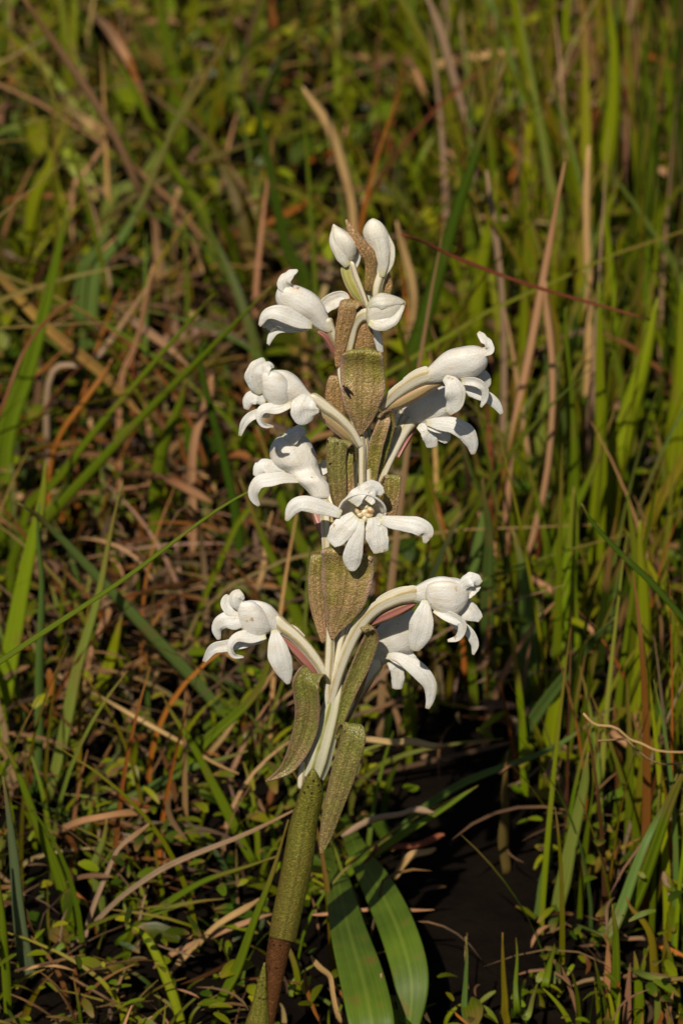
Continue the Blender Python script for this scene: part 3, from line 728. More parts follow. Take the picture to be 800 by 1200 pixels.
# small dark fly sitting on the shield-shaped bract
def fly():
    a, b = np.array([401.5, 451.5]), np.array([409.5, 461.0])
    org = P(405, 456, 6.2)
    vs, fs, uv = [], [], []
    rows = [(0, 0.6), (0.1, 1.6), (0.22, 1.0), (0.34, 2.2), (0.5, 2.3), (0.62, 1.6), (0.8, 1.7), (0.95, 1.0), (1.0, 0.3)]
    for i, (t, r) in enumerate(rows):
        c = P(*(a + (b - a) * t), 6.1)
        tg = nrm(P(*b, 6.1) - P(*a, 6.1)); sd = nrm(np.cross(tg, -FWD))
        for j in range(10):
            th = 2 * math.pi * j / 10
            vs.append(c + MMPX * r * (sd * math.cos(th) - FWD * math.sin(th))); uv.append((j / 10, t))
    fs += grid_faces(len(rows), 10, True)
    for s in (-1, 1):                     # wings, legs
        k = len(vs)
        for (t, w) in ((0.35, 0.8), (0.7, 3.0), (1.25, 3.2), (1.3, 1.0)):
            vs.append(P(*(a + (b - a) * t), 6.38 + 0.05 * s) + sd * s * MMPX * w); uv.append((0, t))
        fs.append((k, k + 1, k + 2, k + 3))
        for t in (0.3, 0.45, 0.6):
            k = len(vs); q = P(*(a + (b - a) * t), 6.1)
            for off, dn in ((0, 0), (3.2, 0.2), (4.6, 0.55)):
                for w in (-0.25, 0.25):
                    vs.append(q + sd * s * MMPX * off + tg * MMPX * w + FWD * dn * 0.001); uv.append((0, 0))
            fs += [(k, k + 1, k + 3, k + 2), (k + 2, k + 3, k + 5, k + 4)]
    m, nt, bb = new_mat('black_chitin')
    nz = nd(nt, 'ShaderNodeTexNoise', Scale=3000.0)
    r = ramp(nt, nz.outputs[0], [(0.3, (0.008, 0.006, 0.005)), (0.7, (0.03, 0.02, 0.015))])
    nt.links.new(r.outputs[0], bb.inputs['Base Color'])
    bb.inputs['Roughness'].default_value = 0.3
    tag(mesh_obj('fly', vs, fs, uv, m, at=org), 'tiny black fly sitting on the shield shaped bract', 'fly')
fly()

# ------------------------------------------------------------------ single grass blades and stalks that can be told apart
GREEN = (0.098, 0.138, 0.004); DEEP = (0.042, 0.076, 0.004); LIME = (0.190, 0.215, 0.004); BLUE = (0.095, 0.150, 0.030)
PALE = (0.150, 0.185, 0.030); STRAW = (0.43, 0.275, 0.115); PINK = (0.37, 0.195, 0.098); GREY = (0.31, 0.20, 0.125)
RUST = (0.30, 0.10, 0.012); BROWN = (0.15, 0.055, 0.012); OLIVE = (0.17, 0.13, 0.006); RED = (0.20, 0.05, 0.02)

def strip(C, W, fold, side_hint, nv, twist=0.0, nu=3):
    """3D centre line + half widths -> vertices of a folded blade"""
    T = nrm(np.gradient(C, axis=0))
    S = np.cross(T, side_hint)
    S = nrm(S)
    N = nrm(np.cross(S, T))
    vs, uv = [], []
    for i in range(nv):
        t = i / (nv - 1)
        a = twist * t
        s = S[i] * math.cos(a) + N[i] * math.sin(a); n = N[i] * math.cos(a) - S[i] * math.sin(a)
        for j in range(nu):
            u = -1 + 2 * j / (nu - 1)
            vs.append(C[i] + s * (W[i] * u) + n * (W[i] * fold * abs(u)))
            uv.append(((u + 1) / 2, t))
    return vs, uv

def blade(name, pts, hw, col, label, cat, dy=0.0, y=None, taper='tip', group=None, dry=False, twist=0.4, fold=0.35, lift=0.0, jit=0.0):
    """pts: photograph pixels from root to tip; the root lies on the ground unless a plane y is given; dy: how far the tip leans away (m)"""
    sd = int(pts[0][0] * 7 + pts[0][1] * 13) % 9973
    rg = random.Random(sd)
    g = on_ground(*pts[0])
    y0 = g[1] if y is None else y
    fwd = 0.0
    if y is None and pts[0][1] < 760 and pts[0][1] - pts[-1][1] > 60:               # rooted a little in front, its foot hidden in the lower growth
        fwd = 0.055 * min(1.0, (780 - pts[0][1]) / 300)
        y0 -= fwd
    n = len(pts)
    p3 = []
    for i, (px, py) in enumerate(pts):
        t = i / (n - 1)
        q = on_plane(px, py, y0 + dy * t)
        if q[2] < 0.005 and i:                       # it lies on the litter: meet the ray just above the soil
            r = ray(px, py); q = CAM + r * ((0.006 + lift + (0.011 + 0.02 * min(1, max(0, y0 - .1) / .2) if dry else 0.004) - CAM[2]) / r[2])
        p3.append(q)
    p3 = np.array(p3)
    if fwd:
        foot = p3[0] + (p3[0] - p3[1]) * 0.15
        p3 = np.vstack([[[foot[0], y0, -0.003]], p3])
    elif y is None:
        p3[0][2] = -0.003
    p3[:, 2] = np.maximum(p3[:, 2], 0.001 if y is not None else -0.004)
    if jit == 0.0: jit = 0.0008
    nv = 18
    C = cr(p3, nv)
    for i in range(nv):
        k = i / nv * 3.0 + sd
        C[i] += np.array([mnoise.noise(Vector((k, 1, 0))), mnoise.noise(Vector((k, 5, 0))), mnoise.noise(Vector((k, 9, 0)))]) * jit
    dist = np.linalg.norm(C - CAM, axis=1)
    px_m = dist * TH / 600
    t = np.linspace(0, 1, nv)
    if taper == 'tip':
        prof = np.minimum(1.0, (1 - t) ** 0.7 * 1.25) * (0.75 + 0.25 * np.minimum(1, t * 4))
    elif taper == 'stalk':
        prof = 1.0 - 0.45 * t
    else:
        prof = (0.85 + 0.2 * np.sin(t * 9 + sd) * t) * np.minimum(1, np.minimum(t * 7 + .35, (1 - t) * 6 + .25))
    W = np.maximum(((0.62 if dry else 0.95) + min(.4, max(0, y0)) * .8) * hw * prof * px_m, 0.0001)
    hint = nrm(CAM - C.mean(0)) + np.array([rg.uniform(-.5, .5), 0, rg.uniform(-.3, .5)])
    vs, uv = strip(C, W, fold * (1 if rg.random() < .6 else -1), nrm(hint), nv, twist * rg.uniform(-1, 1), nu=5)
    o = mesh_obj(name, vs, grid_faces(nv, 5), uv, M['dry' if dry else 'blade'], at=p3[0], solid=0.0004)
    k = rg.uniform(1.1, 1.4)
    o.color = (col[0] * k * rg.uniform(.94, 1.06), col[1] * k, col[2] * k, 1)
    tag(o, label, cat, group)
    return o
G1 = 'green grass blades around the orchid'
G2 = 'dry grass stalks around the orchid'
LG = 'narrow green grass blade among the upright blades beside the orchid'
LD = 'dry tan grass stalk tangled in the grass behind the orchid'
MARKS = [(430, 290, 'behind the topmost buds'), (345, 355, 'behind the upper left flower'), (330, 500, 'behind the curled left flowers'), (540, 440, 'behind the upper right flower'),
         (450, 610, 'behind the open facing flower'), (290, 725, 'behind the lower left flower'), (520, 715, 'behind the lower right flower'), (400, 920, 'beside the hanging right bract'), (350, 850, 'beside the hanging left bract'),
         (340, 1010, 'beside the olive sheath'), (315, 1160, 'beside the brown stalk base'), (540, 1010, 'at the dark gap'), (560, 80, 'near the arched straws'), (100, 110, 'near the long pinkish leaning stalk'),
         (214, 260, 'near the hairpin straw'), (745, 450, 'near the broad lime blade'), (170, 470, 'near the parallel slanting blades'), (20, 1050, 'near the broad grey green blade'), (740, 1060, 'near the orange edged blade'),
         (617, 740, 'near the broad blue green blade'), (25, 420, 'near the thin dark brown arching stalk'), (60, 810, 'near the short rust orange blade'), (655, 120, 'near the pale green stem'), (700, 560, 'among the bright upright blades'), (775, 270, 'near the pale thin leaning blade')]
CNAME = {GREEN: 'green', DEEP: 'dark green', LIME: 'lime green', BLUE: 'blue green', PALE: 'pale green', STRAW: 'pale straw', PINK: 'pinkish tan', GREY: 'greyish tan', RUST: 'rust orange', BROWN: 'dark brown', OLIVE: 'olive', RED: 'reddish'}
def auto_label(pts, hw, col, kind):
    w = 'thin' if hw < 4.6 else 'narrow' if hw < 6.6 else 'wide' if hw < 9 else 'broad'
    if kind == 'stalk': w = 'thin' if hw < 4.6 else 'slim' if hw < 5.6 else 'stout' if hw < 6.6 else 'thick'
    dx, dy = pts[-1][0] - pts[0][0], pts[0][1] - pts[-1][1]
    pose = 'lying flat' if dy < 0.35 * abs(dx) else 'standing upright' if abs(dx) < 0.22 * dy else 'leaning right' if dx > 0 else 'leaning left'
    m = pts[len(pts) // 2]
    mk = min(MARKS, key=lambda q: (q[0] - m[0]) ** 2 + (q[1] - m[1]) ** 2)[2]
    cn = CNAME.get(tuple(col)) or ('brown' if col[0] > col[1] else 'bright green' if col[1] > .15 else 'shaded green')
    return f'{w} {cn} grass {kind} {pose} {mk}'
def gb(pts, hw, col, label=None, **kw):
    nm = kw.pop('name', 'grass_blade')
    return blade(nm, pts, hw, col, label or auto_label(pts, hw, col, 'blade'), 'grass blade', group=G1, **kw)
def ds(pts, hw, col, label=None, **kw):
    kw.setdefault('taper', 'even'); kw.setdefault('fold', 0.55); kw.setdefault('jit', 0.0009); kw.setdefault('twist', 0.6)
    nm = kw.pop('name', 'dry_stalk')
    return blade(nm, pts, hw, col, label or auto_label(pts, hw, col, 'stalk'), 'dry stalk', group=G2, dry=True, **kw)

# left half, green
gb([(20, 650), (65, 597), (165, 490), (250, 405), (318, 335)], 6.5, GREEN, 'longer of two parallel green blades slanting up beside the left flowers', dy=-0.02)
gb([(30, 600), (70, 560), (125, 490), (215, 385), (250, 345)], 5, GREEN, 'shorter of two parallel green blades slanting up beside the left flowers', dy=-0.02)
gb([(-70, 815), (0, 776), (120, 692), (250, 602), (335, 556)], 3.6, GREEN, 'long thin green blade pointing at the shaded left flower', y=0.012, dy=0.0, fold=0.2)
gb([(-10, 880), (8, 800), (25, 700), (45, 605), (52, 540)], 12, (0.15, 0.21, 0.006), 'broad bright green blade standing left of the pale green one')
gb([(42, 925), (47, 800), (49, 680), (48, 590)], 6, BLUE, 'pale blue green blade standing upright beside the broad bright one')
gb([(55, 925), (85, 810), (115, 700), (145, 565)], 7, PALE, 'pale green blade leaning right behind the lower left flower')
gb([(285, 850), (205, 775), (120, 680), (55, 615), (20, 590)], 7, (0.12, 0.17, 0.04), 'green blade slanting down towards the lower left bract', dy=-0.03)
gb([(40, 1240), (30, 1120), (18, 1010), (3, 910)], 10, (0.095, 0.125, 0.055), 'broad grey green blade standing at the lower left of the orchid', y=0.03, dy=0.0)
gb([(85, 1085), (62, 1010), (30, 925), (-10, 850)], 7, GREEN, 'green blade curving left behind the broad grey green one')
gb([(255, 1215), (280, 1130), (310, 1050), (338, 960)], 6, GREEN, 'green blade rising close behind the orchid stalk', y=0.02)
gb([(135, 1090), (200, 1055), (260, 1025), (325, 1004)], 4.5, GREEN, 'green blade lying low towards the olive sheath', dy=-0.01)
gb([(215, 1190), (180, 1110), (150, 1082)], 6, LIME, 'short lime green blade bent over the litter', dy=0.01)
gb([(130, 235), (165, 210), (215, 130), (268, 38)], 6, PALE, 'pale green blade crossing behind the pinkish leaning stalk')
gb([(355, 330), (338, 290), (310, 170), (285, 70)], 7, DEEP, 'dark green blade standing behind the topmost buds')
gb([(240, 260), (205, 200), (160, 110), (130, 60)], 6, GREEN, 'green blade running alongside the pinkish leaning stalk')
gb([(210, 125), (200, 60), (185, 0), (180, -40)], 7, GREEN)
gb([(40, 245), (60, 190), (85, 130)], 8, LIME)
gb([(110, 330), (150, 270), (230, 90)], 7, BLUE, 'long blue green blade slanting up past the hairpin straw')
gb([(5, 520), (35, 430), (60, 330), (80, 240)], 11, (0.12, 0.17, 0.006))
gb([(95, 330), (115, 290), (140, 250)], 7, BLUE)
gb([(185, 560), (210, 480), (215, 440)], 8, GREEN)
gb([(280, 640), (270, 560), (235, 430), (240, 400)], 6, DEEP)
gb([(385, 780), (330, 680), (280, 560)], 7, GREEN)
gb([(380, 690), (350, 630), (320, 560), (300, 500)], 8, GREEN, 'green blade passing behind the shaded left flower')
gb([(120, 1080), (115, 1020), (125, 960)], 7, PALE)
gb([(10, 1180), (5, 1100), (-5, 1000)], 6, GREEN)
gb([(105, 840), (130, 770), (145, 720)], 8, LIME)
gb([(150, 960), (230, 880), (300, 810), (330, 740)], 7, GREEN)
gb([(90, 960), (200, 910), (290, 880)], 6, BLUE, dy=-0.01)
gb([(300, 1000), (240, 900), (190, 810)], 6, GREEN)
gb([(-20, 60), (40, 40), (90, 15)], 6, LIME, dy=-0.03)
# dark pointed blade above, right half
gb([(470, 470), (500, 360), (530, 260), (560, 170), (592, 70)], 10, (0.050, 0.085, 0.004), 'thick dark green pointed blade rising behind the right buds', name='grass_blade', fold=0.5)
gb([(655, 260), (642, 200), (625, 100), (607, -10)], 6, PALE, 'pale green stem standing behind the arched straw')
gb([(800, 340), (750, 250), (705, 190)], 4, PALE, 'pale thin blade leaning left at the upper right', dy=-0.01)
gb([(700, 620), (705, 540), (703, 420), (700, 330)], 11, LIME)
gb([(715, 560), (735, 500), (755, 420), (770, 350)], 15, (0.21, 0.25, 0.006), 'broad bright lime blade with a smooth edge at the right')
gb([(790, 520), (796, 430), (800, 330)], 13, LIME, 'broad lime blade standing behind the smooth edged lime blade')
gb([(672, 600), (668, 520), (664, 420), (662, 360)], 7, GREEN)
gb([(640, 700), (655, 640), (690, 560), (720, 480)], 7, GREEN)
gb([(760, 620), (790, 560), (830, 480)], 10, OLIVE)
gb([(560, 340), (575, 260), (580, 200)], 8, LIME)
gb([(700, 250), (715, 150), (720, 60), (712, -20)], 9, LIME)
gb([(760, 260), (765, 150), (750, 30)], 6, GREEN)
gb([(618, 830), (620, 760), (617, 690), (600, 620)], 13, BLUE, 'broad blue green blade behind the lower right flower')
gb([(662, 820), (667, 740), (671, 640), (672, 570)], 13, (0.16, 0.22, 0.006), 'broad bright green blade with straight edges right of the blue green one')
gb([(585, 890), (640, 820), (690, 755), (722, 722)], 7.5, BLUE, 'blue green blade slanting up to the right across the upright blades', dy=-0.02)
gb([(740, 930), (748, 820), (752, 700), (750, 610)], 13, LIME)
gb([(712, 900), (735, 780), (745, 680), (735, 580)], 10, GREEN)
gb([(810, 735), (760, 680), (700, 620), (680, 590)], 4, DEEP, 'thin dark green blade crossing the bright upright blades', y=0.05)
gb([(785, 900), (795, 800), (785, 700)], 10, GREEN)
gb([(575, 820), (570, 720), (572, 620), (566, 560)], 8, (0.05, 0.08, 0.015))
gb([(540, 760), (560, 640), (575, 560)], 7, BLUE)
gb([(480, 740), (500, 660), (540, 600)], 7, PALE, 'pale green blade behind the open facing flower')
gb([(690, 1250), (740, 1060), (785, 940), (805, 890)], 9, GREEN, 'green blade with an orange edge leaning right at the lower right', y=0.04)
gb([(670, 1250), (715, 1090), (760, 980), (792, 905)], 8, BLUE, 'blue green blade leaning right beside the orange edged one', y=0.045)
gb([(635, 1240), (640, 1150), (648, 1105)], 6, GREEN, y=0.025)
gb([(546, 1260), (546, 1180), (544, 1098)], 5, BLUE, 'short upright blade standing in the dark gap', y=0.008)
gb([(592, 1260), (590, 1170), (589, 1092)], 5, OLIVE, 'short brownish blade standing in the dark gap', y=0.015)
gb([(602, 1260), (604, 1180), (603, 1098)], 5, GREEN, 'short green blade next to the brownish one in the dark gap', y=0.018)
gb([(610, 1250), (618, 1190), (630, 1145)], 5, PALE, y=0.02)
gb([(650, 1075), (663, 1020), (684, 920), (690, 880)], 9, PALE, 'pale green blade rising from the edge of the dark gap')
gb([(628, 1060), (640, 1010), (650, 965)], 5, BLUE)
gb([(670, 1028), (710, 1005), (748, 984)], 6, (0.22, 0.15, 0.02), 'orange green blade lying short beside the dark gap', dy=-0.005)
gb([(720, 1160), (760, 1145), (830, 1148)], 5, PALE, y=0.035)
gb([(715, 1200), (722, 1120), (718, 1060)], 6, GREEN, 'short green blade standing between the two leaning orange and blue green blades')
gb([(780, 1180), (760, 1100), (735, 1050)], 6, OLIVE)
gb([(595, 1010), (590, 950), (595, 880)], 7, (0.13, 0.09, 0.025))
gb([(420, 1000), (520, 930), (640, 880), (720, 830)], 5, BLUE, dy=0.0)
gb([(380, 1050), (440, 1000), (530, 940), (560, 920)], 5, GREEN, y=0.05)

# straw and dead stalks
ds([(182, 255), (165, 230), (130, 155), (80, 70), (22, -15)], 6, PINK, 'long pinkish dry stalk leaning across the upper left grass', dy=-0.04)
ds([(85, 232), (105, 195), (128, 160)], 3.5, PINK)
ds([(65, 112), (95, 135), (125, 160)], 7, STRAW)
ds([(190, 300), (200, 255), (214, 222), (225, 265), (238, 318)], 6, STRAW, 'pale dry blade bent over in a sharp hairpin', dy=0.0)
ds([(415, 275), (405, 210), (385, 150), (352, 100)], 7, STRAW, 'thick pale dry blade curving behind the topmost buds')
ds([(435, 120), (480, 90), (540, 70), (600, 62), (650, 62)], 6.5, STRAW, 'upper of two arched pale straws behind the dark pointed blade', dy=-0.02)
ds([(575, 125), (595, 100), (630, 88), (685, 85)], 7, STRAW, 'lower of two arched pale straws behind the dark pointed blade', dy=-0.02)
ds([(556, 185), (540, 120), (520, 55), (497, -10)], 5.5, GREY, 'straight greyish dry stalk crossing the arched straws')
ds([(590, 640), (600, 520), (625, 380), (662, 190)], 7, PINK, 'tall pinkish dry stalk standing right of the upper flowers')
ds([(690, 390), (688, 300), (690, 170)], 7, STRAW)
ds([(480, 400), (480, 330), (465, 260)], 7, STRAW)
ds([(590, 430), (585, 320), (570, 200)], 5, GREY)
ds([(610, 690), (640, 560), (648, 420), (640, 330)], 6, PINK)
ds([(560, 600), (590, 660), (660, 700), (715, 770), (755, 880)], 6, PINK, 'pinkish dry stalk leaning down right of the lower flowers', y=0.16, dy=-0.04)
ds([(60, 780), (125, 820), (200, 862), (280, 905)], 4.5, STRAW, 'straight pale stalk lying below the lower left flower', dy=-0.005)
ds([(225, 905), (270, 850), (322, 785)], 4.5, STRAW, 'pale stalk pointing up at the lower left flower', dy=-0.01)
ds([(80, 720), (150, 700), (230, 680), (310, 664)], 6, BROWN, dy=0.0)
ds([(92, 808), (110, 760), (133, 702)], 5.5, PINK)
ds([(45, 970), (100, 962), (175, 948)], 7, PINK, dy=0.0)
ds([(80, 1095), (150, 1045), (220, 1005), (345, 948)], 5, GREY, 'long greyish stalk lying towards the olive sheath', dy=-0.01)
ds([(95, 1105), (115, 1050), (135, 1000), (175, 965)], 4.5, GREY)
ds([(200, 1124), (250, 1090), (304, 1052)], 6, STRAW, 'upper of two pale stalks lying left of the stalk base', dy=-0.005)
ds([(180, 1118), (250, 1095), (320, 1072)], 6, PINK, 'lower pinkish stalk of two lying left of the stalk base', dy=-0.005)
ds([(418, 869), (470, 870), (525, 873)], 6.5, STRAW, 'thick pale straw lying behind the hanging right bract', y=0.05, dy=0.0)
ds([(365, 1072), (430, 1066), (510, 1066)], 3.5, PINK, 'thin pinkish stalk lying behind the olive sheath', y=0.03)
ds([(400, 980), (462, 952), (510, 952)], 6.5, GREY, 'bent greyish stalk lying above the broad leaves', y=0.045)
ds([(435, 1000), (490, 988), (520, 980)], 6, RED, y=0.05)
ds([(462, 1030), (480, 1005), (510, 994)], 7, STRAW, y=0.05)
ds([(400, 1200), (385, 1150), (365, 1120)], 5, STRAW, y=0.012)
ds([(800, 1085), (785, 1050), (775, 1020)], 5, GREY)
ds([(62, 858), (61, 820), (59, 785)], 6, RUST, 'short upright rust orange blade beside the pale green blade')
ds([(-20, 300), (0, 325), (60, 385), (130, 445), (170, 490)], 8, (0.26, 0.15, 0.03), 'orange green dying blade slanting down at the left', dy=0.0)
ds([(-10, 495), (0, 482), (30, 412), (60, 370), (92, 346)], 3.5, BROWN, 'thin dark brown stalk arching at the left', y=0.12, dy=0.03)
ds([(470, 275), (525, 298), (640, 340), (760, 375)], 2.8, RED, 'long thin reddish stem crossing behind the right buds', y=0.1, dy=0.04)
ds([(130, 0), (150, 60), (175, 140)], 7, RUST, dy=0.0)
ds([(90, -10), (130, 40), (160, 90)], 7, PINK, dy=0.0)
ds([(60, 440), (110, 420), (180, 330)], 5, GREY)
ds([(90, 335), (150, 370), (220, 430)], 6, GREY, dy=0.0)
ds([(140, 460), (160, 400), (180, 310)], 5, PINK)
ds([(0, 530), (60, 520), (110, 525)], 4, RUST, dy=0.0)
ds([(60, 540), (100, 470), (130, 420)], 4, RUST)
ds([(130, 540), (190, 560), (250, 590)], 6, (0.24, 0.11, 0.05), dy=0.0)
ds([(225, 540), (240, 480), (250, 440)], 7, PINK)
ds([(800, 470), (760, 420), (705, 390)], 4, BROWN, y=0.2)
ds([(690, 800), (710, 850), (740, 880)], 7, PINK, dy=0.0)
ds([(440, 60), (480, 70), (500, 110)], 6, PINK, dy=0.0)
ds([(300, 700), (310, 660), (320, 600)], 5, STRAW)
ds([(410, 1200), (440, 1180), (445, 1140)], 4, GREY, y=0.0)

ds([(683, 836), (706, 848), (722, 853), (735, 868), (752, 873), (772, 876), (812, 880)], 0.8, STRAW, 'hair thin curly straw fibre hanging in the upright blades', name='straw_fibre', y=0.03, jit=0.0015)
ds([(700, 868), (728, 866), (742, 872), (770, 895), (800, 893)], 0.6, STRAW, 'second hair thin fibre drooping under the curly one', name='straw_fibre', y=0.035, jit=0.0015)

# two broad leaves that arch over the litter beside the stalk
def broad_leaves():
    root = on_ground(400, 1000)
    pl = thing('broad_leaf_plant', (root[0], root[1], 0), 'two broad strap shaped green leaves arching low beside the orchid stalk', 'plant')
    def leaf(pts, hw, ys, roll):
        p3 = []
        for (px, py), z in zip(pts, ys):
            r = ray(px, py); p3.append(CAM + r * ((z - CAM[2]) / r[2]))
        p3 = np.array(p3)
        p3[0] = (p3[0][0], p3[0][1], -0.002)
        nv, nu = 24, 7
        C = cr(p3, nv); W = cr(np.array(hw)[:, None], nv)[:, 0]
        px_m = np.linalg.norm(C - CAM, axis=1) * TH / 600
        T = nrm(np.gradient(C, axis=0)); V = nrm(nrm(CAM - C) + np.array([roll, 0, .2]))
        S = nrm(np.cross(T, V)); N = nrm(np.cross(S, T))
        vs, uv = [], []
        for i in range(nv):
            for j in range(nu):
                u = -1 + 2 * j / (nu - 1)
                vs.append(C[i] + S[i] * u * W[i] * px_m[i] - N[i] * W[i] * px_m[i] * (0.25 * abs(u) - 0.3 * u * u + 0.02 * math.sin(i + u)) )
                uv.append(((u + 1) / 2, i / (nv - 1)))
        o = mesh_obj('leaf', vs, grid_faces(nv, nu), uv, M['broad'], pl, solid=0.0006, sub=1)
    leaf([(385, 985), (395, 1030), (408, 1090), (425, 1150), (436, 1205), (440, 1260)], [8, 15, 22, 27, 27, 18], [-0.002, 0.012, 0.019, 0.021, 0.018, 0.008], 0.1)
    leaf([(400, 955), (420, 1000), (443, 1040), (466, 1090), (482, 1150), (478, 1215)], [6, 13, 19, 22, 21, 10], [-0.002, 0.010, 0.016, 0.018, 0.014, 0.006], -0.1)
m, nt, b = new_mat('broad_green_leaf')
uv, u, v = uvsep(nt)
du = math_n(nt, 'ABSOLUTE', math_n(nt, 'SUBTRACT', u, 0.5))
tc = nd(nt, 'ShaderNodeTexCoord')
nz = nd(nt, 'ShaderNodeTexNoise', Scale=160.0, Detail=4.0)
nt.links.new(tc.outputs['Object'], nz.inputs['Vector'])
c = ramp(nt, nz.outputs[0], [(0.3, (0.055, 0.095, 0.007)), (0.7, (0.095, 0.15, 0.012))]).outputs[0]
mpv = nd(nt, 'ShaderNodeMapping'); mpv.inputs['Scale'].default_value = (26, 0.6, 1)
nt.links.new(uv.outputs[0], mpv.inputs[0])
nv_ = nd(nt, 'ShaderNodeTexNoise', Scale=1.0, Detail=3.0)
nt.links.new(mpv.outputs[0], nv_.inputs['Vector'])
wv = nv_.outputs[0]
c = mix(nt, math_n(nt, 'MULTIPLY', math_n(nt, 'GREATER_THAN', wv, 0.55), 0.25), c, (0.15, 0.21, 0.02))
bz = nd(nt, 'ShaderNodeTexNoise', Scale=320.0, Detail=4.0)
nt.links.new(tc.outputs['Object'], bz.inputs['Vector'])
c = mix(nt, math_n(nt, 'MULTIPLY', ramp(nt, bz.outputs[0], [(0.60, (0, 0, 0)), (0.72, (1, 1, 1))]).outputs[0], 0.7), c, (0.16, 0.09, 0.02))
c = mix(nt, ramp(nt, du, [(0.0, (.6, .6, .6)), (0.06, (0, 0, 0))]).outputs[0], c, (0.16, 0.21, 0.025))
nt.links.new(c, b.inputs['Base Color']); b.inputs['Roughness'].default_value = 0.5; b.inputs['Specular IOR Level'].default_value = 0.2
bp = nd(nt, 'ShaderNodeBump', Strength=0.15, Distance=0.0002); nt.links.new(wv, bp.inputs['Height']); nt.links.new(bp.outputs[0], b.inputs['Normal'])
M['broad'] = m
broad_leaves()

# ------------------------------------------------------------------ the mass of grass, straw and low leaves (nobody could count it)
class Soup:
    def __init__(s): s.v, s.f, s.uv, s.c = [], [], [], []
    def add(s, vs, uv, faces, col):
        k = len(s.v)
        s.v += [tuple(p) for p in vs]; s.uv += uv
        s.f += [tuple(k + i for i in f) for f in faces]; s.c += [(*col, 1.0)] * len(vs)
    def build(s, name, mat, label, cat):
        o = mesh_obj(name, np.array(s.v), s.f, s.uv, mat)
        a = o.data.color_attributes.new('Col', 'FLOAT_COLOR', 'POINT')
        a.data.foreach_set('color', np.array(s.c, dtype=np.float32).ravel())
        tag(o, label, cat, kind='stuff')
        return o
def vary(c, rg, a=0.18):
    if c[1] > c[0]: c = (c[0] * 1.25, c[1] * 1.18, c[2])
    k = rg.uniform(1 - a, 1 + a) * rg.choice((0.45, 0.6, 0.75, 0.9, 1.0, 1.1))
    return (c[0] * k * rg.uniform(.85, 1.15), c[1] * k, c[2] * k * rg.uniform(.8, 1.2))
def zone(x, y):
    """what grows where: brown litter share and height, read off the photograph by the ground point"""
    px, py = to_px((x, y, 0.0))
    n = mnoise.noise(Vector((x * 18, y * 11, 2)))
    brown = 0.22 + 0.40 * n
    for cx, cy, r, k in ((210, 470, 120, .55), (170, 690, 170, .6), (300, 640, 120, .55), (130, 1020, 160, .3), (560, 870, 120, .4), (620, 120, 120, .25)):
        brown += k * math.exp(-((px - cx) ** 2 + (py - cy) ** 2) / (r * r))
    for cx, cy, r, k in ((80, 150, 200, .25), (720, 600, 220, .3), (420, 200, 140, .25), (250, 880, 70, .3)):
        brown -= k * math.exp(-((px - cx) ** 2 + (py - cy) ** 2) / (r * r))
    gap = 1.3 * math.exp(-(((px - 535) / 95) ** 2 + ((py - 1030) / 175) ** 2) ** 2)
    tall = 1 / (1 + math.exp(-(px - 520) / 70))
    return px, py, max(0.03, min(0.97, brown)), gap, tall
def clear_height(x, y):
    """nothing may stand between the viewer and the orchid"""
    if y > 0.03: return 1.0
    if y > -0.02 and (x < -0.03 or x > 0.04): return 0.022
    return max(0.004, 0.009 + 0.70 * max(0, -y) * 0.75)
def near_scale(y):
    """the growth is finer round the orchid than farther back"""
    return max(0.38, min(1.0, 0.38 + 1.9 * y))
def sample(rg, far=False):
    if far:
        return rg.uniform(-0.75, 0.75), rg.uniform(-0.2, 1.3)
    y = -0.10 + 0.83 * rg.random() ** 1.4
    w = 0.13 + 0.12 * max(0, y + 0.1)
    return rg.uniform(-w, w), y

FACES = {}
def gf(nv, nu=3):
    if (nv, nu) not in FACES: FACES[(nv, nu)] = grid_faces(nv, nu)
    return FACES[(nv, nu)]
gs, dsn, lf = Soup(), Soup(), Soup()
rg = random.Random(5)
greens = [GREEN, GREEN, LIME, (0.15, 0.19, 0.004), PALE, DEEP, OLIVE, (0.13, 0.175, 0.004)]
dries = [STRAW, PINK, PINK, GREY, BROWN, (0.30, 0.17, 0.09), (0.22, 0.12, 0.06), RUST]
def fill_blade(x, y, h, w, col, soup, lean, nv=9):
    a = rg.uniform(0, 6.283)
    L = h * lean
    dx, dy = math.cos(a) * L, math.sin(a) * L * 0.6
    if y < 0.12 and dy < 0: dy *= 0.2
    t = np.linspace(0, 1, nv)
    b = rg.uniform(1.3, 2.6)
    C = np.stack([x + dx * t ** b, y + dy * t ** b, -0.003 + h * (t - 0.28 * lean * t ** 2.4)], axis=1)
    W = w * np.minimum(1, (1 - t) ** 0.65 * 1.2) + 0.00008
    vs, uv = strip(C, W, rg.uniform(.15, .5), np.array([math.sin(a + 1.2) * .6 + 1e-3, -1, .2]) if rg.random() < .7 else np.array([math.cos(a), math.sin(a) - .2, .25]), nv, rg.uniform(-1.3, 1.3))
    soup.add(vs, uv, gf(nv), col)
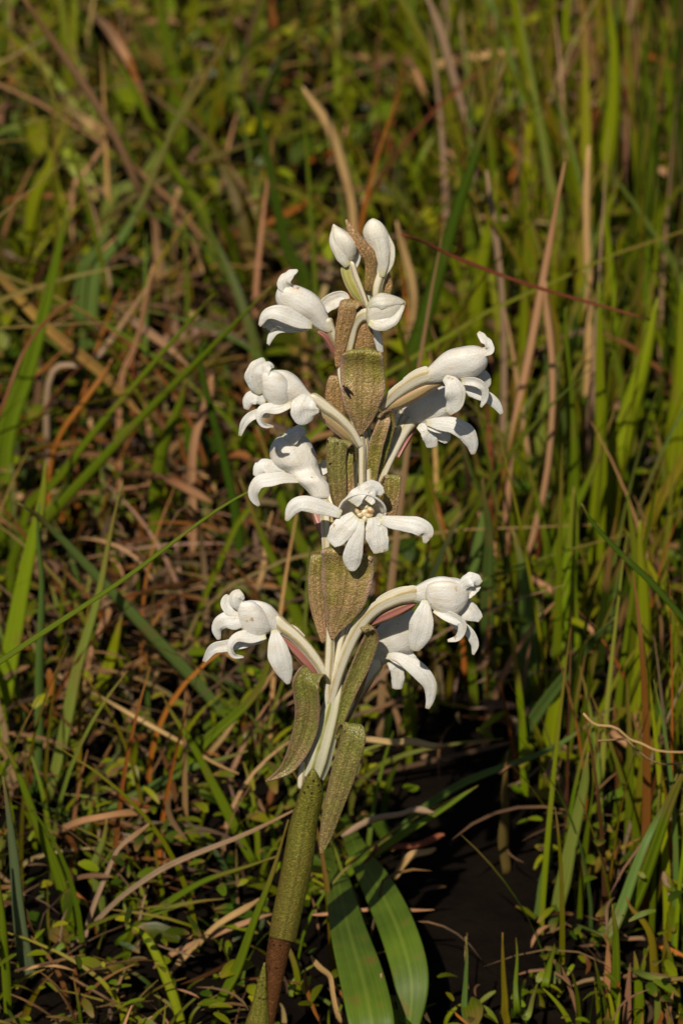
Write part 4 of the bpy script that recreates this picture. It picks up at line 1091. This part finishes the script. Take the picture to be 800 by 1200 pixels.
for i in range(9800):
    far = i >= 6400
    x, y = sample(rg, far)
    px, py, br, gap, tall = zone(x, y)
    if rg.random() < gap * 1.3: continue
    h = (rg.uniform(0.008, 0.032) if rg.random() > .07 else rg.uniform(.04, .09)) + tall * rg.uniform(0.005, 0.05) if not far else rg.uniform(0.03, 0.12)
    h = min(h, clear_height(x, y))
    if rg.random() < br * 0.5: 
        col, soup = vary(rg.choice(dries), rg), dsn
    else:
        col, soup = vary(rg.choice(greens), rg), gs
        if tall > .6 and rg.random() < .5: col = vary(rg.choice([LIME, (0.18, 0.225, 0.004), GREEN]), rg)
    w = rg.uniform(0.0004, 0.0010) * (1.5 if rg.random() < .2 else 1) * (1 + .7 * tall) * near_scale(y)
    if not far: h *= 0.45 + 0.55 * near_scale(y)
    if tall > .5 and y > .12 and rg.random() < .35: continue
    fill_blade(x, y, h, w, col, soup, rg.uniform(0.15, 1.1) * (1.3 - 1.0 * tall), nv=8 if far else 10)
# thin upright stems and long narrow blades between the others
for i in range(1300):
    x, y = sample(rg)
    if y < 0.04: continue
    px, py, br, gap, tall = zone(x, y)
    if rg.random() < gap * 1.6 or (tall < .5 and rg.random() < .45): continue
    dry = rg.random() < .42
    h = rg.uniform(.03, .085) * (1 + .35 * tall) * near_scale(y) ** .5
    col = vary(rg.choice([PINK, GREY, STRAW, RUST, RED, BROWN] if dry else [GREEN, LIME, OLIVE, PALE, BLUE]), rg)
    fill_blade(x, y, h, rg.uniform(.0003, .0007) * near_scale(y) ** .5, tuple(1.25 * q for q in col), dsn if dry else gs, rg.uniform(.1, .7) * (1.2 - .7 * tall), nv=9)
# fallen straw
for i in range(15500):
    far = i >= 11500
    x, y = sample(rg, far)
    px, py, br, gap, tall = zone(x, y)
    if rg.random() > br * 0.9 + 0.1 or (gap > .3 and rg.random() < min(.55, gap)): continue
    a = rg.uniform(0, math.pi)
    L = rg.uniform(0.005, 0.030) * (2.0 if rg.random() < .12 else 1) * near_scale(y) ** .8
    zmax = min(0.020 * rg.random() ** 1.6 + 0.001, clear_height(x, y))
    tilt = rg.uniform(-.3, .3)
    nv = 6
    t = np.linspace(-1, 1, nv)
    bend = rg.uniform(-.35, .35)
    C = np.stack([x + L / 2 * (t * math.cos(a) - bend * t * t * math.sin(a)), y + L / 2 * (t * math.sin(a) + bend * t * t * math.cos(a)), np.maximum(0.0005, zmax + L / 2 * tilt * t - .15 * L * t * t * rg.random())], axis=1)
    if y < 0.05: C[:, 2] = np.minimum(C[:, 2], [clear_height(0, q) for q in C[:, 1]])
    W = rg.uniform(0.0003, 0.0011) * near_scale(y) * (1 - .3 * t ** 2 - .6 * t ** 8) 
    vs, uv = strip(C, W, rg.uniform(-.6, .6), np.array([rg.uniform(-.5, .5), rg.uniform(-.8, .1), 1]), nv, rg.uniform(-1, 1))
    cc = vary(rg.choice(dries), rg, .3); kk = rg.choice((.4, .55, .8, 1))
    dsn.add(vs, uv, gf(nv), tuple(q * kk for q in cc))
# low broad leaves
for i in range(17500):
    far = i >= 12500
    x, y = sample(rg, far)
    px, py, br, gap, tall = zone(x, y)
    if rg.random() < br * 0.8 or rg.random() < gap * 1.3: continue
    L = rg.uniform(0.003, 0.011) * (1.8 if rg.random() < .12 else 1) * near_scale(y) ** .9; w = L * rg.uniform(.09, .24)
    z = min(rg.uniform(0.001, 0.024) * rg.random() ** .5, clear_height(x, y))
    a, el = rg.uniform(0, 6.283), rg.uniform(-.5, .9)
    nv = 5
    t = np.linspace(0, 1, nv)
    C = np.stack([x + L * t * math.cos(a) * math.cos(el), y + L * t * math.sin(a) * math.cos(el), np.maximum(.0005, z + L * (t * math.sin(el) - .35 * t * t))], axis=1)
    W = w * np.sin(np.pi * np.clip(t * .9 + .07, 0, 1)) ** .8 + 0.0001
    vs, uv = strip(C, W, rg.uniform(-.1, .35), np.array([rg.uniform(-.6, .6), rg.uniform(-.7, .3), 1]), nv)
    lf.add(vs, uv, gf(nv), vary(rg.choice([GREEN, LIME, (0.14, 0.18, 0.004), (0.10, 0.145, 0.004), (0.17, 0.19, 0.006), DEEP]), rg))
gs.build('grass', M['grass'], 'mass of short green grass filling the meadow behind the orchid', 'grass')
dsn.build('dry_grass', M['drygrass'], 'tangled brown straw and dead grass litter on the soil', 'straw')
lf.build('ground_cover', M['leaf'], 'small rounded green leaves growing low between the grass', 'ground cover')
